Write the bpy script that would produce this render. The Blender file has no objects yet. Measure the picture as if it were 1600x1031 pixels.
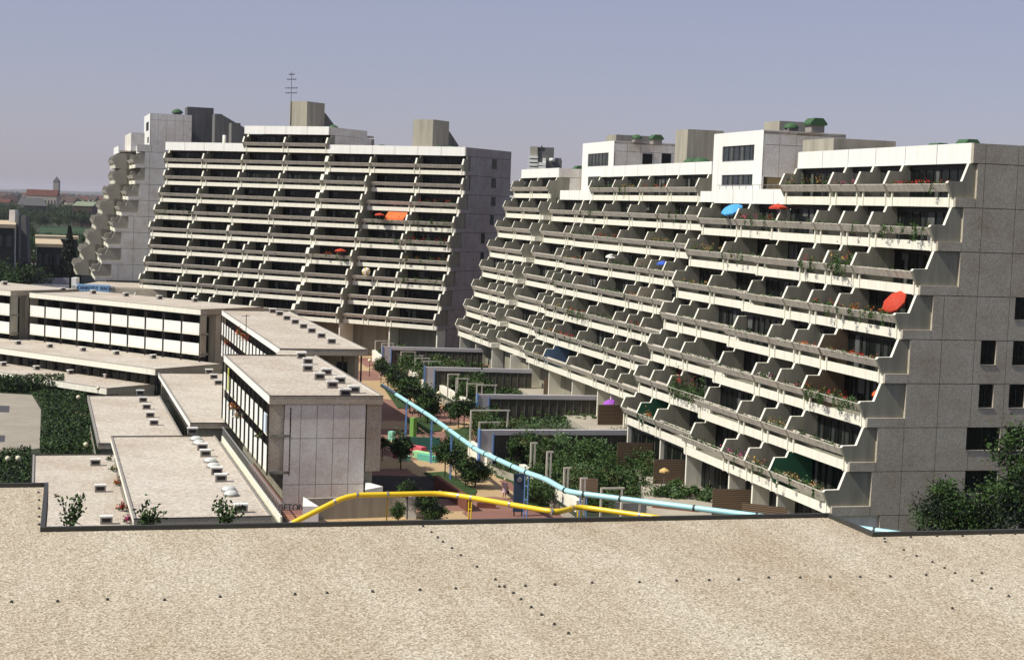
import bpy, math, random
from mathutils import Vector, Matrix
R = math.radians
C = bpy.context.scene
COL = C.collection
random.seed(7)
# ------------------------------------------------------------------ camera
FPX, ROLL, PITCH, CAMZ = 2467.1, 0.0375, 0.0772, 24.0
cam = bpy.data.cameras.new("camera"); co = bpy.data.objects.new("camera", cam); COL.objects.link(co)
cam.sensor_width = 36.0; cam.lens = FPX / 1600 * 36; cam.clip_start = 0.5; cam.clip_end = 30000
cr, sr = math.cos(ROLL), math.sin(ROLL)
X_ = Vector((1, 0, 0)); U_ = Vector((0, math.sin(PITCH), math.cos(PITCH))); F_ = Vector((0, math.cos(PITCH), -math.sin(PITCH)))
rx = X_ * cr + U_ * sr; uy = -X_ * sr + U_ * cr
m = Matrix((rx, uy, -F_)).transposed().to_4x4(); m.translation = (0, 0, CAMZ)
co.matrix_world = m
C.camera = co
C.render.resolution_x = 1024; C.render.resolution_y = 659
# ------------------------------------------------------------------ light
SUN = Vector((-0.925, -0.380, 0)).normalized(); EL = R(49)
w = bpy.data.worlds.new("World"); C.world = w; w.use_nodes = True
nt = w.node_tree; nt.nodes.clear()
sky = nt.nodes.new("ShaderNodeTexSky"); sky.sky_type = 'NISHITA'; sky.sun_disc = False
sky.sun_elevation = EL; sky.sun_rotation = math.atan2(SUN.x, SUN.y); sky.air_density = 1.0; sky.dust_density = 0.7; sky.ozone_density = 2.0
mul = nt.nodes.new("ShaderNodeMixRGB"); mul.blend_type = 'MULTIPLY'; mul.inputs[0].default_value = 1; mul.inputs[2].default_value = (0.88, 0.78, 0.92, 1)
bg = nt.nodes.new("ShaderNodeBackground"); bg.inputs[1].default_value = 0.096
out = nt.nodes.new("ShaderNodeOutputWorld")
nt.links.new(sky.outputs[0], mul.inputs[1]); mh = nt.nodes.new('ShaderNodeMixRGB'); mh.inputs[0].default_value = 0.6; mh.inputs[2].default_value = (3.10, 3.12, 4.0, 1)   # even summer haze over the whole sky
nt.links.new(mul.outputs[0], mh.inputs[1]); nt.links.new(mh.outputs[0], bg.inputs[0]); nt.links.new(bg.outputs[0], out.inputs[0])
sl = bpy.data.lights.new("sun", 'SUN'); sl.energy = 4.0; sl.angle = R(0.5); sl.color = (1.0, 0.95, 0.84)
so = bpy.data.objects.new("sun", sl); COL.objects.link(so)
sd = Vector((SUN.x * math.cos(EL), SUN.y * math.cos(EL), math.sin(EL)))
so.rotation_euler = sd.to_track_quat('Z', 'Y').to_euler(); so.location = (-60, 20, 120)
C.view_settings.view_transform = 'Standard'; C.view_settings.look = 'None'; C.view_settings.exposure = 0.3; C.view_settings.gamma = 1
C.cycles.max_bounces = 6; C.cycles.diffuse_bounces = 3; C.cycles.transparent_max_bounces = 8

# ------------------------------------------------------------------ measuring helpers (photo point -> world point)
def ray(x, y):
    u = (x - 800) / FPX; v = (515.5 - y) / FPX
    a = u * cr - v * sr; b = u * sr + v * cr
    return X_ * a + U_ * b + F_
def at(x, y, z):
    d = ray(x, y); t = (z - CAMZ) / d.z; return Vector((d.x * t, d.y * t, z))
def atY(x, y, Y):
    d = ray(x, y); t = Y / d.y; return Vector((d.x * t, Y, CAMZ + d.z * t))
def proj(P):
    q = Vector(P) - Vector((0, 0, CAMZ)); f = q.dot(F_); a = q.dot(X_) / f; b = q.dot(U_) / f
    return 800 + FPX * (a * cr + b * sr), 515.5 - FPX * (-a * sr + b * cr)

# ------------------------------------------------------------------ materials
MATS = {}
def mat(name, col, rough=0.8, var=0.12, scale=1.0, spec=0.3, bump=0.0, bscale=30, col2=None, metal=0, detail=6, trans=0, streak=False):
    if name in MATS: return MATS[name]
    m = bpy.data.materials.new(name); m.use_nodes = True; n = m.node_tree; b = n.nodes["Principled BSDF"]
    b.inputs["Roughness"].default_value = rough; b.inputs["Metallic"].default_value = metal
    b.inputs["Specular IOR Level"].default_value = spec
    tc = n.nodes.new("ShaderNodeTexCoord")
    no = n.nodes.new("ShaderNodeTexNoise"); no.inputs["Scale"].default_value = scale; no.inputs["Detail"].default_value = detail; no.inputs["Roughness"].default_value = 0.65
    if streak:
        mp = n.nodes.new("ShaderNodeMapping"); mp.inputs["Scale"].default_value = (3, 3, .3); oi = n.nodes.new("ShaderNodeObjectInfo"); va = n.nodes.new("ShaderNodeVectorMath"); va.operation = 'MULTIPLY'; va.inputs[1].default_value = (40, 40, 40)
        cx = n.nodes.new("ShaderNodeCombineXYZ"); n.links.new(oi.outputs["Random"], cx.inputs[0]); n.links.new(cx.outputs[0], va.inputs[0]); n.links.new(va.outputs[0], mp.inputs["Location"])
        n.links.new(tc.outputs["Object"], mp.inputs[0]); n.links.new(mp.outputs[0], no.inputs["Vector"])
    else: n.links.new(tc.outputs["Object"], no.inputs["Vector"])
    ra = n.nodes.new("ShaderNodeValToRGB"); ra.color_ramp.elements[0].position = 0.3; ra.color_ramp.elements[1].position = 0.7
    c2 = col2 if col2 else tuple(c * (1 - var) for c in col); c1 = col if col2 else tuple(min(c * (1 + var * .5), 1) for c in col)
    ra.color_ramp.elements[0].color = (*c2, 1); ra.color_ramp.elements[1].color = (*c1, 1)
    n.links.new(no.outputs["Fac"], ra.inputs[0]); n.links.new(ra.outputs[0], b.inputs["Base Color"])
    if bump:
        n2 = n.nodes.new("ShaderNodeTexNoise"); n2.inputs["Scale"].default_value = bscale; n2.inputs["Detail"].default_value = 3
        n.links.new(tc.outputs["Object"], n2.inputs["Vector"])
        bp = n.nodes.new("ShaderNodeBump"); bp.inputs["Strength"].default_value = bump; bp.inputs["Distance"].default_value = 0.03
        n.links.new(n2.outputs["Fac"], bp.inputs["Height"]); n.links.new(bp.outputs[0], b.inputs["Normal"])
    MATS[name] = m; return m
def speckle(name, cols, scale, big=0.5, rough=0.95, bump=0.6, streak=None):
    """aggregate or gravel: cell colours, a slow mottling and stains"""
    m = bpy.data.materials.new(name); m.use_nodes = True; n = m.node_tree; b = n.nodes["Principled BSDF"]
    b.inputs["Roughness"].default_value = rough; b.inputs["Specular IOR Level"].default_value = 0.15
    tc = n.nodes.new("ShaderNodeTexCoord")
    vo = n.nodes.new("ShaderNodeTexVoronoi"); vo.inputs["Scale"].default_value = scale
    n.links.new(tc.outputs["Object"], vo.inputs["Vector"])
    sep = n.nodes.new("ShaderNodeSeparateColor"); n.links.new(vo.outputs["Color"], sep.inputs[0])
    ra = n.nodes.new("ShaderNodeValToRGB"); e = ra.color_ramp.elements
    e[0].position = 0; e[0].color = (*cols[0], 1); e[1].position = 1; e[1].color = (*cols[-1], 1)
    for i, c in enumerate(cols[1:-1]): x = e.new((i + 1) / (len(cols) - 1)); x.color = (*c, 1)
    n.links.new(sep.outputs[0], ra.inputs[0])
    no = n.nodes.new("ShaderNodeTexNoise"); no.inputs["Scale"].default_value = big; no.inputs["Detail"].default_value = 8; no.inputs["Roughness"].default_value = 0.7
    mp = n.nodes.new("ShaderNodeMapping"); mp.inputs["Rotation"].default_value = (0, 0, R(-15)); mp.inputs["Scale"].default_value = streak or (1, 1, 1)
    n.links.new(tc.outputs["Object"], mp.inputs[0]); n.links.new(mp.outputs[0], no.inputs["Vector"])
    r2 = n.nodes.new("ShaderNodeValToRGB"); r2.color_ramp.elements[0].position = 0.32; r2.color_ramp.elements[0].color = (0.76, 0.68, 0.62, 1)
    r2.color_ramp.elements[1].position = 0.62; r2.color_ramp.elements[1].color = (1, 1, 1, 1)
    n.links.new(no.outputs["Fac"], r2.inputs[0])
    mx = n.nodes.new("ShaderNodeMixRGB"); mx.blend_type = 'MULTIPLY'; mx.inputs[0].default_value = 0.9
    n.links.new(ra.outputs[0], mx.inputs[1]); n.links.new(r2.outputs[0], mx.inputs[2]); n.links.new(mx.outputs[0], b.inputs["Base Color"])
    bp = n.nodes.new("ShaderNodeBump"); bp.inputs["Strength"].default_value = bump; bp.inputs["Distance"].default_value = 0.02
    n.links.new(vo.outputs["Distance"], bp.inputs["Height"]); n.links.new(bp.outputs[0], b.inputs["Normal"])
    MATS[name] = m; return m
def paving():
    m = bpy.data.materials.new("paving"); m.use_nodes = True; n = m.node_tree; b = n.nodes["Principled BSDF"]; b.inputs["Roughness"].default_value = 0.9
    tc = n.nodes.new("ShaderNodeTexCoord"); mp = n.nodes.new("ShaderNodeMapping"); mp.inputs["Rotation"].default_value = (0, 0, R(-16)); 
    n.links.new(tc.outputs["Object"], mp.inputs[0])
    vo = n.nodes.new("ShaderNodeTexVoronoi"); vo.distance = 'CHEBYCHEV'; vo.inputs["Scale"].default_value = 0.16; vo.inputs["Randomness"].default_value = 0.55
    n.links.new(mp.outputs[0], vo.inputs["Vector"]); sep = n.nodes.new("ShaderNodeSeparateColor"); n.links.new(vo.outputs["Color"], sep.inputs[0])
    ra = n.nodes.new("ShaderNodeValToRGB"); ra.color_ramp.interpolation = 'CONSTANT'; e = ra.color_ramp.elements
    e[0].color = (0.29, 0.15, 0.11, 1); e[1].position = 0.55; e[1].color = (0.52, 0.37, 0.20, 1); x = e.new(0.3); x.color = (0.27, 0.13, 0.10, 1); x = e.new(.82); x.color = (0.40, 0.19, 0.11, 1)
    n.links.new(sep.outputs[0], ra.inputs[0])
    br = n.nodes.new("ShaderNodeTexBrick"); br.inputs["Scale"].default_value = 4; br.inputs["Color1"].default_value = (1, 1, 1, 1); br.inputs["Color2"].default_value = (0.82, 0.8, 0.78, 1); br.inputs["Mortar"].default_value = (0.55, 0.52, 0.5, 1); br.inputs["Mortar Size"].default_value = 0.02
    n.links.new(mp.outputs[0], br.inputs["Vector"])
    mx = n.nodes.new("ShaderNodeMixRGB"); mx.blend_type = 'MULTIPLY'; mx.inputs[0].default_value = 0.8
    n.links.new(ra.outputs[0], mx.inputs[1]); n.links.new(br.outputs[0], mx.inputs[2]); n.links.new(mx.outputs[0], b.inputs["Base Color"])
    return m
def striped(name, c1, c2, axis, scale):
    m = bpy.data.materials.new(name); m.use_nodes = True; n = m.node_tree; b = n.nodes["Principled BSDF"]; b.inputs["Roughness"].default_value = 0.85
    tc = n.nodes.new("ShaderNodeTexCoord"); wv = n.nodes.new("ShaderNodeTexWave"); wv.bands_direction = axis; wv.inputs["Scale"].default_value = scale; wv.inputs["Distortion"].default_value = 0.4
    n.links.new(tc.outputs["Object"], wv.inputs["Vector"]); ra = n.nodes.new("ShaderNodeValToRGB"); ra.color_ramp.elements[0].color = (*c1, 1); ra.color_ramp.elements[1].color = (*c2, 1)
    ra.color_ramp.elements[0].position = .3; ra.color_ramp.elements[1].position = .5
    n.links.new(wv.outputs["Color"], ra.inputs[0]); n.links.new(ra.outputs[0], b.inputs["Base Color"]); MATS[name] = m; return m
WHITE = mat("white_panel", (0.84, 0.84, 0.79), 0.6, 0.10, 0.6, streak=True)
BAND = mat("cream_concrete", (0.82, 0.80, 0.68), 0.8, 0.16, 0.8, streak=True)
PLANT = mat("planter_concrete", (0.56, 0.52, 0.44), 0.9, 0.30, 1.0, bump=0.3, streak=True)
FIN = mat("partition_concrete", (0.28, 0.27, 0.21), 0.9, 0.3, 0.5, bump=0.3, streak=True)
CLAD = speckle("aggregate_cladding", [(0.39, 0.36, 0.29), (0.49, 0.455, 0.37), (0.59, 0.545, 0.445)], 16, 0.35, bump=0.25)
CLAD_M = speckle("grey_cladding", [(0.32, 0.305, 0.30), (0.38, 0.365, 0.355), (0.44, 0.42, 0.41)], 9, 0.35, bump=0.25)
CLAD_L = speckle("pale_aggregate", [(0.66, 0.66, 0.625), (0.72, 0.72, 0.685), (0.78, 0.775, 0.735)], 9, 0.35, bump=0.25)
JOINT = mat("joint_dark", (0.035, 0.032, 0.032), 0.9)
CONC = mat("raw_concrete", (0.38, 0.36, 0.29), 0.9, 0.3, 0.35, bump=0.2, streak=True)
CONCD = mat("grey_concrete", (0.15, 0.15, 0.145), 0.9, 0.35, 0.35, bump=0.2, streak=True)
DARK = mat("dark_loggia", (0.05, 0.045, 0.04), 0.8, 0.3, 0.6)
GLASS = mat("window_glass", (0.006, 0.009, 0.008), 0.15, 0.3, 0.4, spec=0.22)
PANE = mat("penthouse_pane", (0.035, 0.045, 0.05), 0.2, 0.3, 0.8, spec=0.4)
FRAME = mat("window_frame", (0.022, 0.02, 0.016), 0.6)
CURT = mat("curtain", (0.03, 0.034, 0.03), 0.9, 0.3, 2)
CURT2 = mat("pale_curtain", (0.10, 0.105, 0.10), 0.9, 0.3, 2)
GRAVEL = speckle("roof_gravel", [(0.27, 0.222, 0.15), (0.43, 0.38, 0.28), (0.55, 0.495, 0.385), (0.72, 0.66, 0.525)], 34, 0.30, bump=0.45, streak=(0.35, 1.4, 1))
GRAVEL2 = speckle("far_roof_gravel", [(0.44, 0.40, 0.335), (0.54, 0.495, 0.42), (0.64, 0.59, 0.505)], 5, 0.12, bump=0.5)
EDGE = mat("roof_edge_metal", (0.05, 0.05, 0.043), 0.5, 0.2, 2)
COPING = mat("coping", (0.30, 0.28, 0.25), 0.7, 0.2, 1)
VGREEN = mat("copper_green", (0.055, 0.125, 0.055), 0.7, 0.25, 2)
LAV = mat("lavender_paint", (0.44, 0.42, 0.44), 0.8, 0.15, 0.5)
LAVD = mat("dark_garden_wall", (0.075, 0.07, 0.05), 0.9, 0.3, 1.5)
BLUE = mat("blue_paint", (0.12, 0.24, 0.50), 0.5)
PBLUE = mat("pale_blue_pipe", (0.40, 0.74, 0.78), 0.35, 0.05, 1, spec=0.5)
PYEL = mat("yellow_pipe", (0.86, 0.60, 0.02), 0.3, 0.04, 1, spec=0.5)
STEEL = mat("steel", (0.40, 0.40, 0.40), 0.4, metal=0.6)
WOOD = striped("slatted_wood", (0.03, 0.02, 0.012), (0.16, 0.105, 0.06), 'Z', 2.2)
BRICK = mat("red_brick", (0.19, 0.07, 0.045), 0.9, 0.3, 3)
GRASS = mat("grass", (0.045, 0.085, 0.022), 0.95, 0.5, 1.2, col2=(0.02, 0.045, 0.012))
GRASSL = mat("lawn", (0.025, 0.062, 0.018), 0.95, 0.4, 0.2)
EARTH = mat("ground", (0.045, 0.055, 0.028), 0.95, 0.5, 0.03, col2=(0.028, 0.038, 0.02))
ASPH = mat("car_park_asphalt", (0.33, 0.30, 0.24), 0.95, 0.15, 0.4, bump=0.3)
PATH = mat("path_concrete", (0.42, 0.38, 0.30), 0.95, 0.15, 0.4)
TRUNK = mat("bark", (0.07, 0.05, 0.035), 0.95, 0.3, 4)
PAVE = paving()
def leafmat(name, c, c2):
    return mat(name, c, 0.6, 0.3, 1.3, spec=0.25, col2=c2)
LEAF = leafmat("leaf_dark", (0.058, 0.115, 0.022), (0.02, 0.045, 0.010))
LEAF2 = leafmat("leaf_mid", (0.075, 0.135, 0.035), (0.03, 0.065, 0.018))
LEAF3 = leafmat("leaf_olive", (0.13, 0.15, 0.05), (0.05, 0.065, 0.022))
LEAFP = leafmat("leaf_pale", (0.15, 0.24, 0.10), (0.06, 0.12, 0.04))
LEAFC = leafmat("leaf_conifer", (0.016, 0.032, 0.014), (0.008, 0.015, 0.007))
FLO = {'red': mat("red_blossom", (0.50, 0.03, 0.02), 0.6), 'pink': mat("pink_blossom", (0.65, 0.10, 0.28), 0.6), 'white': mat("white_blossom", (0.75, 0.70, 0.62), 0.6),
       'yellow': mat("yellow_blossom", (0.70, 0.42, 0.04), 0.6), 'orange': mat("orange_blossom", (0.55, 0.14, 0.03), 0.6), 'straw': mat("dry_grass", (0.42, 0.25, 0.08), 0.8)}
def plain(name, c, rough=0.7): return mat(name, c, rough, 0.06, 2)

# ------------------------------------------------------------------ mesh builder
class MB:
    def __init__(s): s.v = []; s.f = []; s.m = []; s.mats = []; s.sm = []
    def mi(s, m):
        if m not in s.mats: s.mats.append(m)
        return s.mats.index(m)
    def face(s, pts, m, smooth=False):
        b = len(s.v); s.v += [tuple(p) for p in pts]; s.f.append(tuple(range(b, b + len(pts)))); s.m.append(s.mi(m)); s.sm.append(smooth)
    def idx(s, verts, faces, m, smooth=False):
        b = len(s.v); s.v += [tuple(p) for p in verts]; k = s.mi(m)
        for f in faces: s.f.append(tuple(b + i for i in f)); s.m.append(k); s.sm.append(smooth)
    def box(s, x0, x1, y0, y1, z0, z1, m):
        if x0 > x1: x0, x1 = x1, x0
        if y0 > y1: y0, y1 = y1, y0
        if z0 > z1: z0, z1 = z1, z0
        v = [(x0, y0, z0), (x1, y0, z0), (x1, y1, z0), (x0, y1, z0), (x0, y0, z1), (x1, y0, z1), (x1, y1, z1), (x0, y1, z1)]
        s.idx(v, [(0, 3, 2, 1), (4, 5, 6, 7), (0, 1, 5, 4), (1, 2, 6, 5), (2, 3, 7, 6), (3, 0, 4, 7)], m)
    def prism_x(s, poly, x0, x1, m, medge=None):      # poly in (y,z), extruded along x
        n = len(poly); v = [(x0, a, b) for a, b in poly] + [(x1, a, b) for a, b in poly]
        area = sum(poly[i][0] * poly[(i + 1) % n][1] - poly[(i + 1) % n][0] * poly[i][1] for i in range(n))
        f = [tuple(range(n))[::-1], tuple(range(n, 2 * n))] + [(i, (i + 1) % n, (i + 1) % n + n, i + n) for i in range(n)]
        if area < 0: f = [t[::-1] for t in f]
        ef = [t for i, t in enumerate(f[2:]) if not (poly[i][1] < poly[(i + 1) % n][1] and poly[(i + 1) % n][0] > poly[i][0] + .2 and medge)]; lf_ = [t for t in f[2:] if t not in ef]
        s.idx(v, f[:2] + lf_, m); s.idx(v, ef, medge or m)
    def prism_z(s, poly, z0, z1, m, mtop=None):
        n = len(poly); area = sum(poly[i][0] * poly[(i + 1) % n][1] - poly[(i + 1) % n][0] * poly[i][1] for i in range(n))
        if area < 0: poly = poly[::-1]
        v = [(a, b, z0) for a, b in poly] + [(a, b, z1) for a, b in poly]
        s.idx(v, [tuple(range(n))[::-1]] + [(i, (i + 1) % n, (i + 1) % n + n, i + n) for i in range(n)], m)
        s.face(v[n:], mtop or m)
    def tube(s, pts, r, m, seg=10, cap=True, smooth=True):
        pts = [Vector(p) for p in pts]; rs = r if isinstance(r, (list, tuple)) else [r] * len(pts)
        rings = []
        for i, p in enumerate(pts):
            d = (pts[min(i + 1, len(pts) - 1)] - pts[max(i - 1, 0)]).normalized()
            a = Vector((0, 0, 1)) if abs(d.z) < 0.95 else Vector((1, 0, 0))
            u = d.cross(a).normalized(); w_ = u.cross(d)
            rings.append([p + (u * math.cos(2 * math.pi * k / seg) + w_ * math.sin(2 * math.pi * k / seg)) * rs[i] for k in range(seg)])
        v = [q for rg in rings for q in rg]; f = []
        for i in range(len(pts) - 1):
            for k in range(seg):
                a = i * seg + k; b = i * seg + (k + 1) % seg
                f.append((a, b, b + seg, a + seg))
        s.idx(v, f, m, smooth)
        if cap: s.face(rings[0][::-1], m); s.face(rings[-1], m)
    def lathe(s, prof, m, seg=14, c=(0, 0, 0), smooth=True):
        v = []; f = []
        for r_, z in prof:
            for k in range(seg):
                a = 2 * math.pi * k / seg; v.append((c[0] + r_ * math.cos(a), c[1] + r_ * math.sin(a), c[2] + z))
        for i in range(len(prof) - 1):
            for k in range(seg):
                a = i * seg + k; b = i * seg + (k + 1) % seg; f.append((a, b, b + seg, a + seg))
        s.idx(v, f, m, smooth)
    def leaf(s, p, size, m, rnd):
        d = Vector((rnd.gauss(0, 1), rnd.gauss(0, 1), rnd.gauss(0, .8) + .5)).normalized()
        a = d.orthogonal().normalized(); a.rotate(Matrix.Rotation(rnd.uniform(0, 6.28), 3, d)); b = d.cross(a)
        a *= size; b *= size * rnd.uniform(.45, .8)
        s.face([p - a, p + b * .9, p + a, p - b * .9], m)
    def mesh(s, name):
        me = bpy.data.meshes.new(name); me.from_pydata(s.v, [], s.f)
        for m in s.mats: me.materials.append(m)
        me.polygons.foreach_set("material_index", s.m); me.polygons.foreach_set("use_smooth", s.sm); me.update(); return me
    def build(s, name, parent=None, loc=None, rz=None):
        return inst(s.mesh(name), name, parent, loc, rz)
def inst(me, name, parent=None, loc=None, rz=None):
    o = bpy.data.objects.new(name, me); COL.objects.link(o)
    if parent: o.parent = parent
    if loc is not None: o.location = loc
    if rz is not None: o.rotation_euler = (0, 0, rz)
    return o
def tag(o, label, cat, group=None, kind=None):
    if label: o["label"] = label
    if cat: o["category"] = cat
    if group: o["group"] = group
    if kind: o["kind"] = kind
    return o
def empty(name, loc, rz, label, cat, group=None):
    o = bpy.data.objects.new(name, None); COL.objects.link(o); o.location = loc; o.rotation_euler = (0, 0, rz); o.empty_display_size = 0.5
    return tag(o, label, cat, group)
ORD = ['zeroth', 'first', 'second', 'third', 'fourth', 'fifth', 'sixth', 'seventh', 'eighth', 'ninth', 'tenth', 'eleventh', 'twelfth', 'thirteenth', 'fourteenth', 'fifteenth', 'sixteenth', 'seventeenth', 'eighteenth', 'nineteenth', 'twentieth']

class Frame:
    """local frame of a building: x runs from the near end along the facade, y points out of the facade"""
    def __init__(s, ox, oy, ang):
        s.o = Vector((ox, oy, 0)); s.ang = ang; s.d = Vector((-math.sin(ang), math.cos(ang), 0)); s.n = Vector((-math.cos(ang), -math.sin(ang), 0))
        s.rz = math.atan2(s.d.y, s.d.x)
    def w(s, t, q, z): return s.o + s.d * t + s.n * q + Vector((0, 0, z))
    def loc(s, P): q = Vector(P) - s.o; return q.dot(s.d), q.dot(s.n)
    def face_hit(s, x, y, q):            # on the facade plane y=q  -> (t, z)
        r = ray(x, y); k = (s.o.dot(s.n) + q) / r.dot(s.n); P = r * k; return P.dot(s.d) - s.o.dot(s.d), P.z + CAMZ
    def end_hit(s, x, y, t):             # on the end plane x=t -> (q, z)
        r = ray(x, y); k = (s.o.dot(s.d) + t) / r.dot(s.d); P = r * k; return P.dot(s.n) - s.o.dot(s.n), P.z + CAMZ

# ------------------------------------------------------------------ terrace apartment parts (cached meshes)
CACHE = {}
H = 2.9
def bay_meshes(Wd, depth, var):
    key = (round(Wd, 2), round(depth, 2), var)
    if key in CACHE: return CACHE[key]
    rnd = random.Random(hash(key) & 0xffff)
    a = MB(); g = 0.012
    half = Wd / 2
    a.box(0, half - g, -.15, 0, 0, .62, BAND); a.box(half + g, Wd, -.15, 0, 0, .62, BAND); a.box(half - g, half + g, -.12, -.03, 0.01, .6, JOINT)
    fa = a.mesh('fascia')
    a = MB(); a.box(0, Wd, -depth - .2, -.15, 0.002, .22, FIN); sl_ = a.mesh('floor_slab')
    a = MB()
    a.box(0, .14, -.02, .09, -.03, 1.04, BAND)
    po = a.mesh('bracket')
    a = MB(); a.prism_x([(-.12, 1.0), (.2, 1.0), (.46, 1.47), (.46, 1.52), (.38, 1.52), (.36, 1.36), (-.02, 1.36), (-.04, 1.52), (-.14, 1.52)], .11, Wd - .11, PLANT)
    pl = a.mesh('planter')
    a = MB(); x = 0.1; 
    a.box(.1, Wd - .1, -depth - .06, -depth, .22, 2.898, GLASS)
    n = max(2, round((Wd - .2) / 1.05)); st = (Wd - .2) / n
    for i in range(n + 1):
        xx = .1 + i * st; a.box(xx - .035, xx + .035, -depth + .002, -depth + .06, .22, 2.89, FRAME)
        if i < n:
            r_ = rnd.random()
            if rnd.random() < .13: a.box(xx + .06, xx + st - .06, -depth + .012, -depth + .02, rnd.uniform(1.2, 2.2), 2.76, CURT2)
            if r_ < .45:
                c0 = xx + st * rnd.uniform(.08, .5); c1 = min(xx + st - .05, c0 + st * rnd.uniform(.25, .7)); a.box(c0, c1, -depth + .002, -depth + .012, .3, 2.75, CURT if r_ < .33 else CURT2)
    a.box(.1, Wd - .1, -depth + .061, -depth + .075, 2.55, 2.89, FRAME)
    gl = a.mesh('window_front')
    CACHE[key] = (fa, sl_, po, pl, gl); return CACHE[key]
FINMAT = [FIN]
def fin_mesh(depth, th=.28, end=False, top=H):
    key = ('fin', round(depth, 2), th, end, FINMAT[0].name)
    if key in CACHE: return CACHE[key]
    a = MB()
    if end: poly = [(-depth - .2, .01), (-.16, .01), (-.16, .63), (.12, .63), (.53, 1.55), (.42, 1.68), (-.55, 1.70), (-1.0, 2.88), (-depth - .2, 2.88)]
    else: poly = [(-depth - .2, .01), (-.16, .01), (-.16, .63), (.04, .63), (.5, 1.52), (.5, 1.58), (.13, 2.46), (-.74, 2.46), (-.92, 2.89), (-depth - .2, 2.89)]
    a.prism_x(poly, -th / 2, th / 2, FINMAT[0], BAND)  # cream edge, but its sloping underside keeps the dark face colour as painted shade
    CACHE[key] = a.mesh('partition_wall'); return CACHE[key]
BLD = {}
def row_of_bays(root, blk, rowlabel, z, q, depth, fins, first_end=False, last=True, wide=(), paint=None):
    for i in range(len(fins) - 1):
        t0, t1 = fins[i], fins[i + 1]
        fa, sl_, po, pl, gl = bay_meshes(t1 - t0, depth, (i * 7 + int(z * 3)) % 7)
        b = inst(fa, 'balcony', root, (t0, q, z)); 
        for me, nm in ((sl_, 'floor_slab'), (pl, 'planter'), (gl, 'window_front')): inst(me, nm, b)
        inst(po, 'bracket', b, (.40, 0, 0)); inst(po, 'bracket', b, (t1 - t0 - .54, 0, 0))
        base_ = FINMAT[0]
        if paint and i in paint: FINMAT[0] = paint[i]
        inst(fin_mesh(depth, .28 if fins[i] not in wide else .6, first_end and i == 0), 'partition_wall', b, (.1 if (i == 0) else 0, 0, 0))
        FINMAT[0] = base_
        if i == len(fins) - 2 and last: inst(fin_mesh(depth), 'partition_wall', b, (t1 - t0 - .1, 0, 0))
def parapet(root, t0, t1, q, z0, z1, pitch=4.27, back=-.25, m=None):
    a = MB(); m = m or WHITE; n = max(1, round((t1 - t0) / pitch)); st = (t1 - t0) / n; g = .03
    for i in range(n): a.box(t0 + i * st + (g if i else 0), t0 + (i + 1) * st - (g if i < n - 1 else 0), q + back, q, z0, z1, m)
    a.box(t0 + .02, t1 - .02, q + back + .03, q - .03, z0 + .02, z1 - .02, JOINT)
    return a.build('parapet', root)
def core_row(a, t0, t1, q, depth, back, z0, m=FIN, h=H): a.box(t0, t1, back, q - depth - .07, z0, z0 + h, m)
def roof_sheet(root, t0, t1, q0, q1, z): a = MB(); a.box(t0, t1, q0, q1, z - .3, z, GRAVEL2); return a.build('roof', root)
def solve_q(fr, t, z, X, q0=5, q1=-40):
    lo, hi = q1, q0       # px x decreases with q
    for _ in range(40):
        mid = (lo + hi) / 2
        if proj(fr.w(t, mid, z))[0] > X: lo = mid
        else: hi = mid
    return (lo + hi) / 2
def roof_box(fr, root, name, q, xc, yc, xl, xr, zb, m, mside=None, extra=None):
    t, z = fr.face_hit(xc, yc, q); t2, _ = fr.face_hit(xl, yc, q); q2 = solve_q(fr, t, z, xr)
    a = MB(); a.box(t, t2, q2, q, zb, z, m)
    return a, t, t2, q, q2, z
def dome_vent(root, fr, x, y, q, zb, sz=1.0, kind=0):
    t, z = fr.face_hit(x, y, q); a = MB()
    a.box(-.55 * sz, .55 * sz, -.55 * sz, .55 * sz, 0, .55 * sz, COPING)
    o = a.build('roof_vent', root, (t, q, zb), 0)
    b = MB()
    if kind: b.prism_x([(-.7 * sz, .55 * sz), (.7 * sz, .55 * sz), (.72 * sz, .7 * sz), (.35 * sz, 1.1 * sz), (-.35 * sz, 1.1 * sz), (-.72 * sz, .7 * sz)], -.7 * sz, .7 * sz, VGREEN)
    else: b.lathe([(.78 * sz, .55 * sz), (.78 * sz, .68 * sz), (.62 * sz, .9 * sz), (.35 * sz, 1.08 * sz), (0.01, 1.14 * sz)], VGREEN, 12)
    b.build('vent_hood', o)
    return o

ANG = 0.2735
Z1 = 25.111
def zr(k): return Z1 - H * (k - 1)
DEP = {1: 1.5, 2: 1.75, 3: 2.8, 4: 2.1, 5: 1.7, 6: 2.7, 7: 1.9, 8: 2.75}
# ================================================================== right hand building, near block
A = Frame(28.533, 103.715, ANG); 
rA = empty('apartment_building', A.o, A.rz, "stepped concrete terrace block nearest the camera with bare panelled end wall", 'apartment building', "terraced apartment buildings")
core = MB()
PG_ = plain('painted_green', (.02, .10, .055)); PBR = plain('painted_brown', (.15, .11, .07)); PBL = plain('painted_blue', (.10, .17, .27)); PTN = plain('painted_tan', (.42, .36, .27))
fin1 = [0, 8.45, 12.7, 16.95, 25.6]
for k in range(1, 9):
    q = 1.10 * (k - 1); z = zr(k); d = DEP[k]
    row_of_bays(rA, 'a', '', z, q, d, fin1, first_end=True, last=(k == 1), paint={8: {1: PG_}, 6: {1: PBR}, 5: {1: PBR}}.get(k))
    core_row(core, .26, 25.6, q, d, -13, z)
    if k >= 2:
        f2 = [25.6, 34.1, 42.6] if k < 5 else [25.6, 34.1, 38.35, 42.6]
        row_of_bays(rA, 'a', '', z, q - 1.05, d, f2, paint={8: {2: PG_}}.get(k))
        core_row(core, 25.6, 42.6, q - 1.05, d, -13, z)
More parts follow.
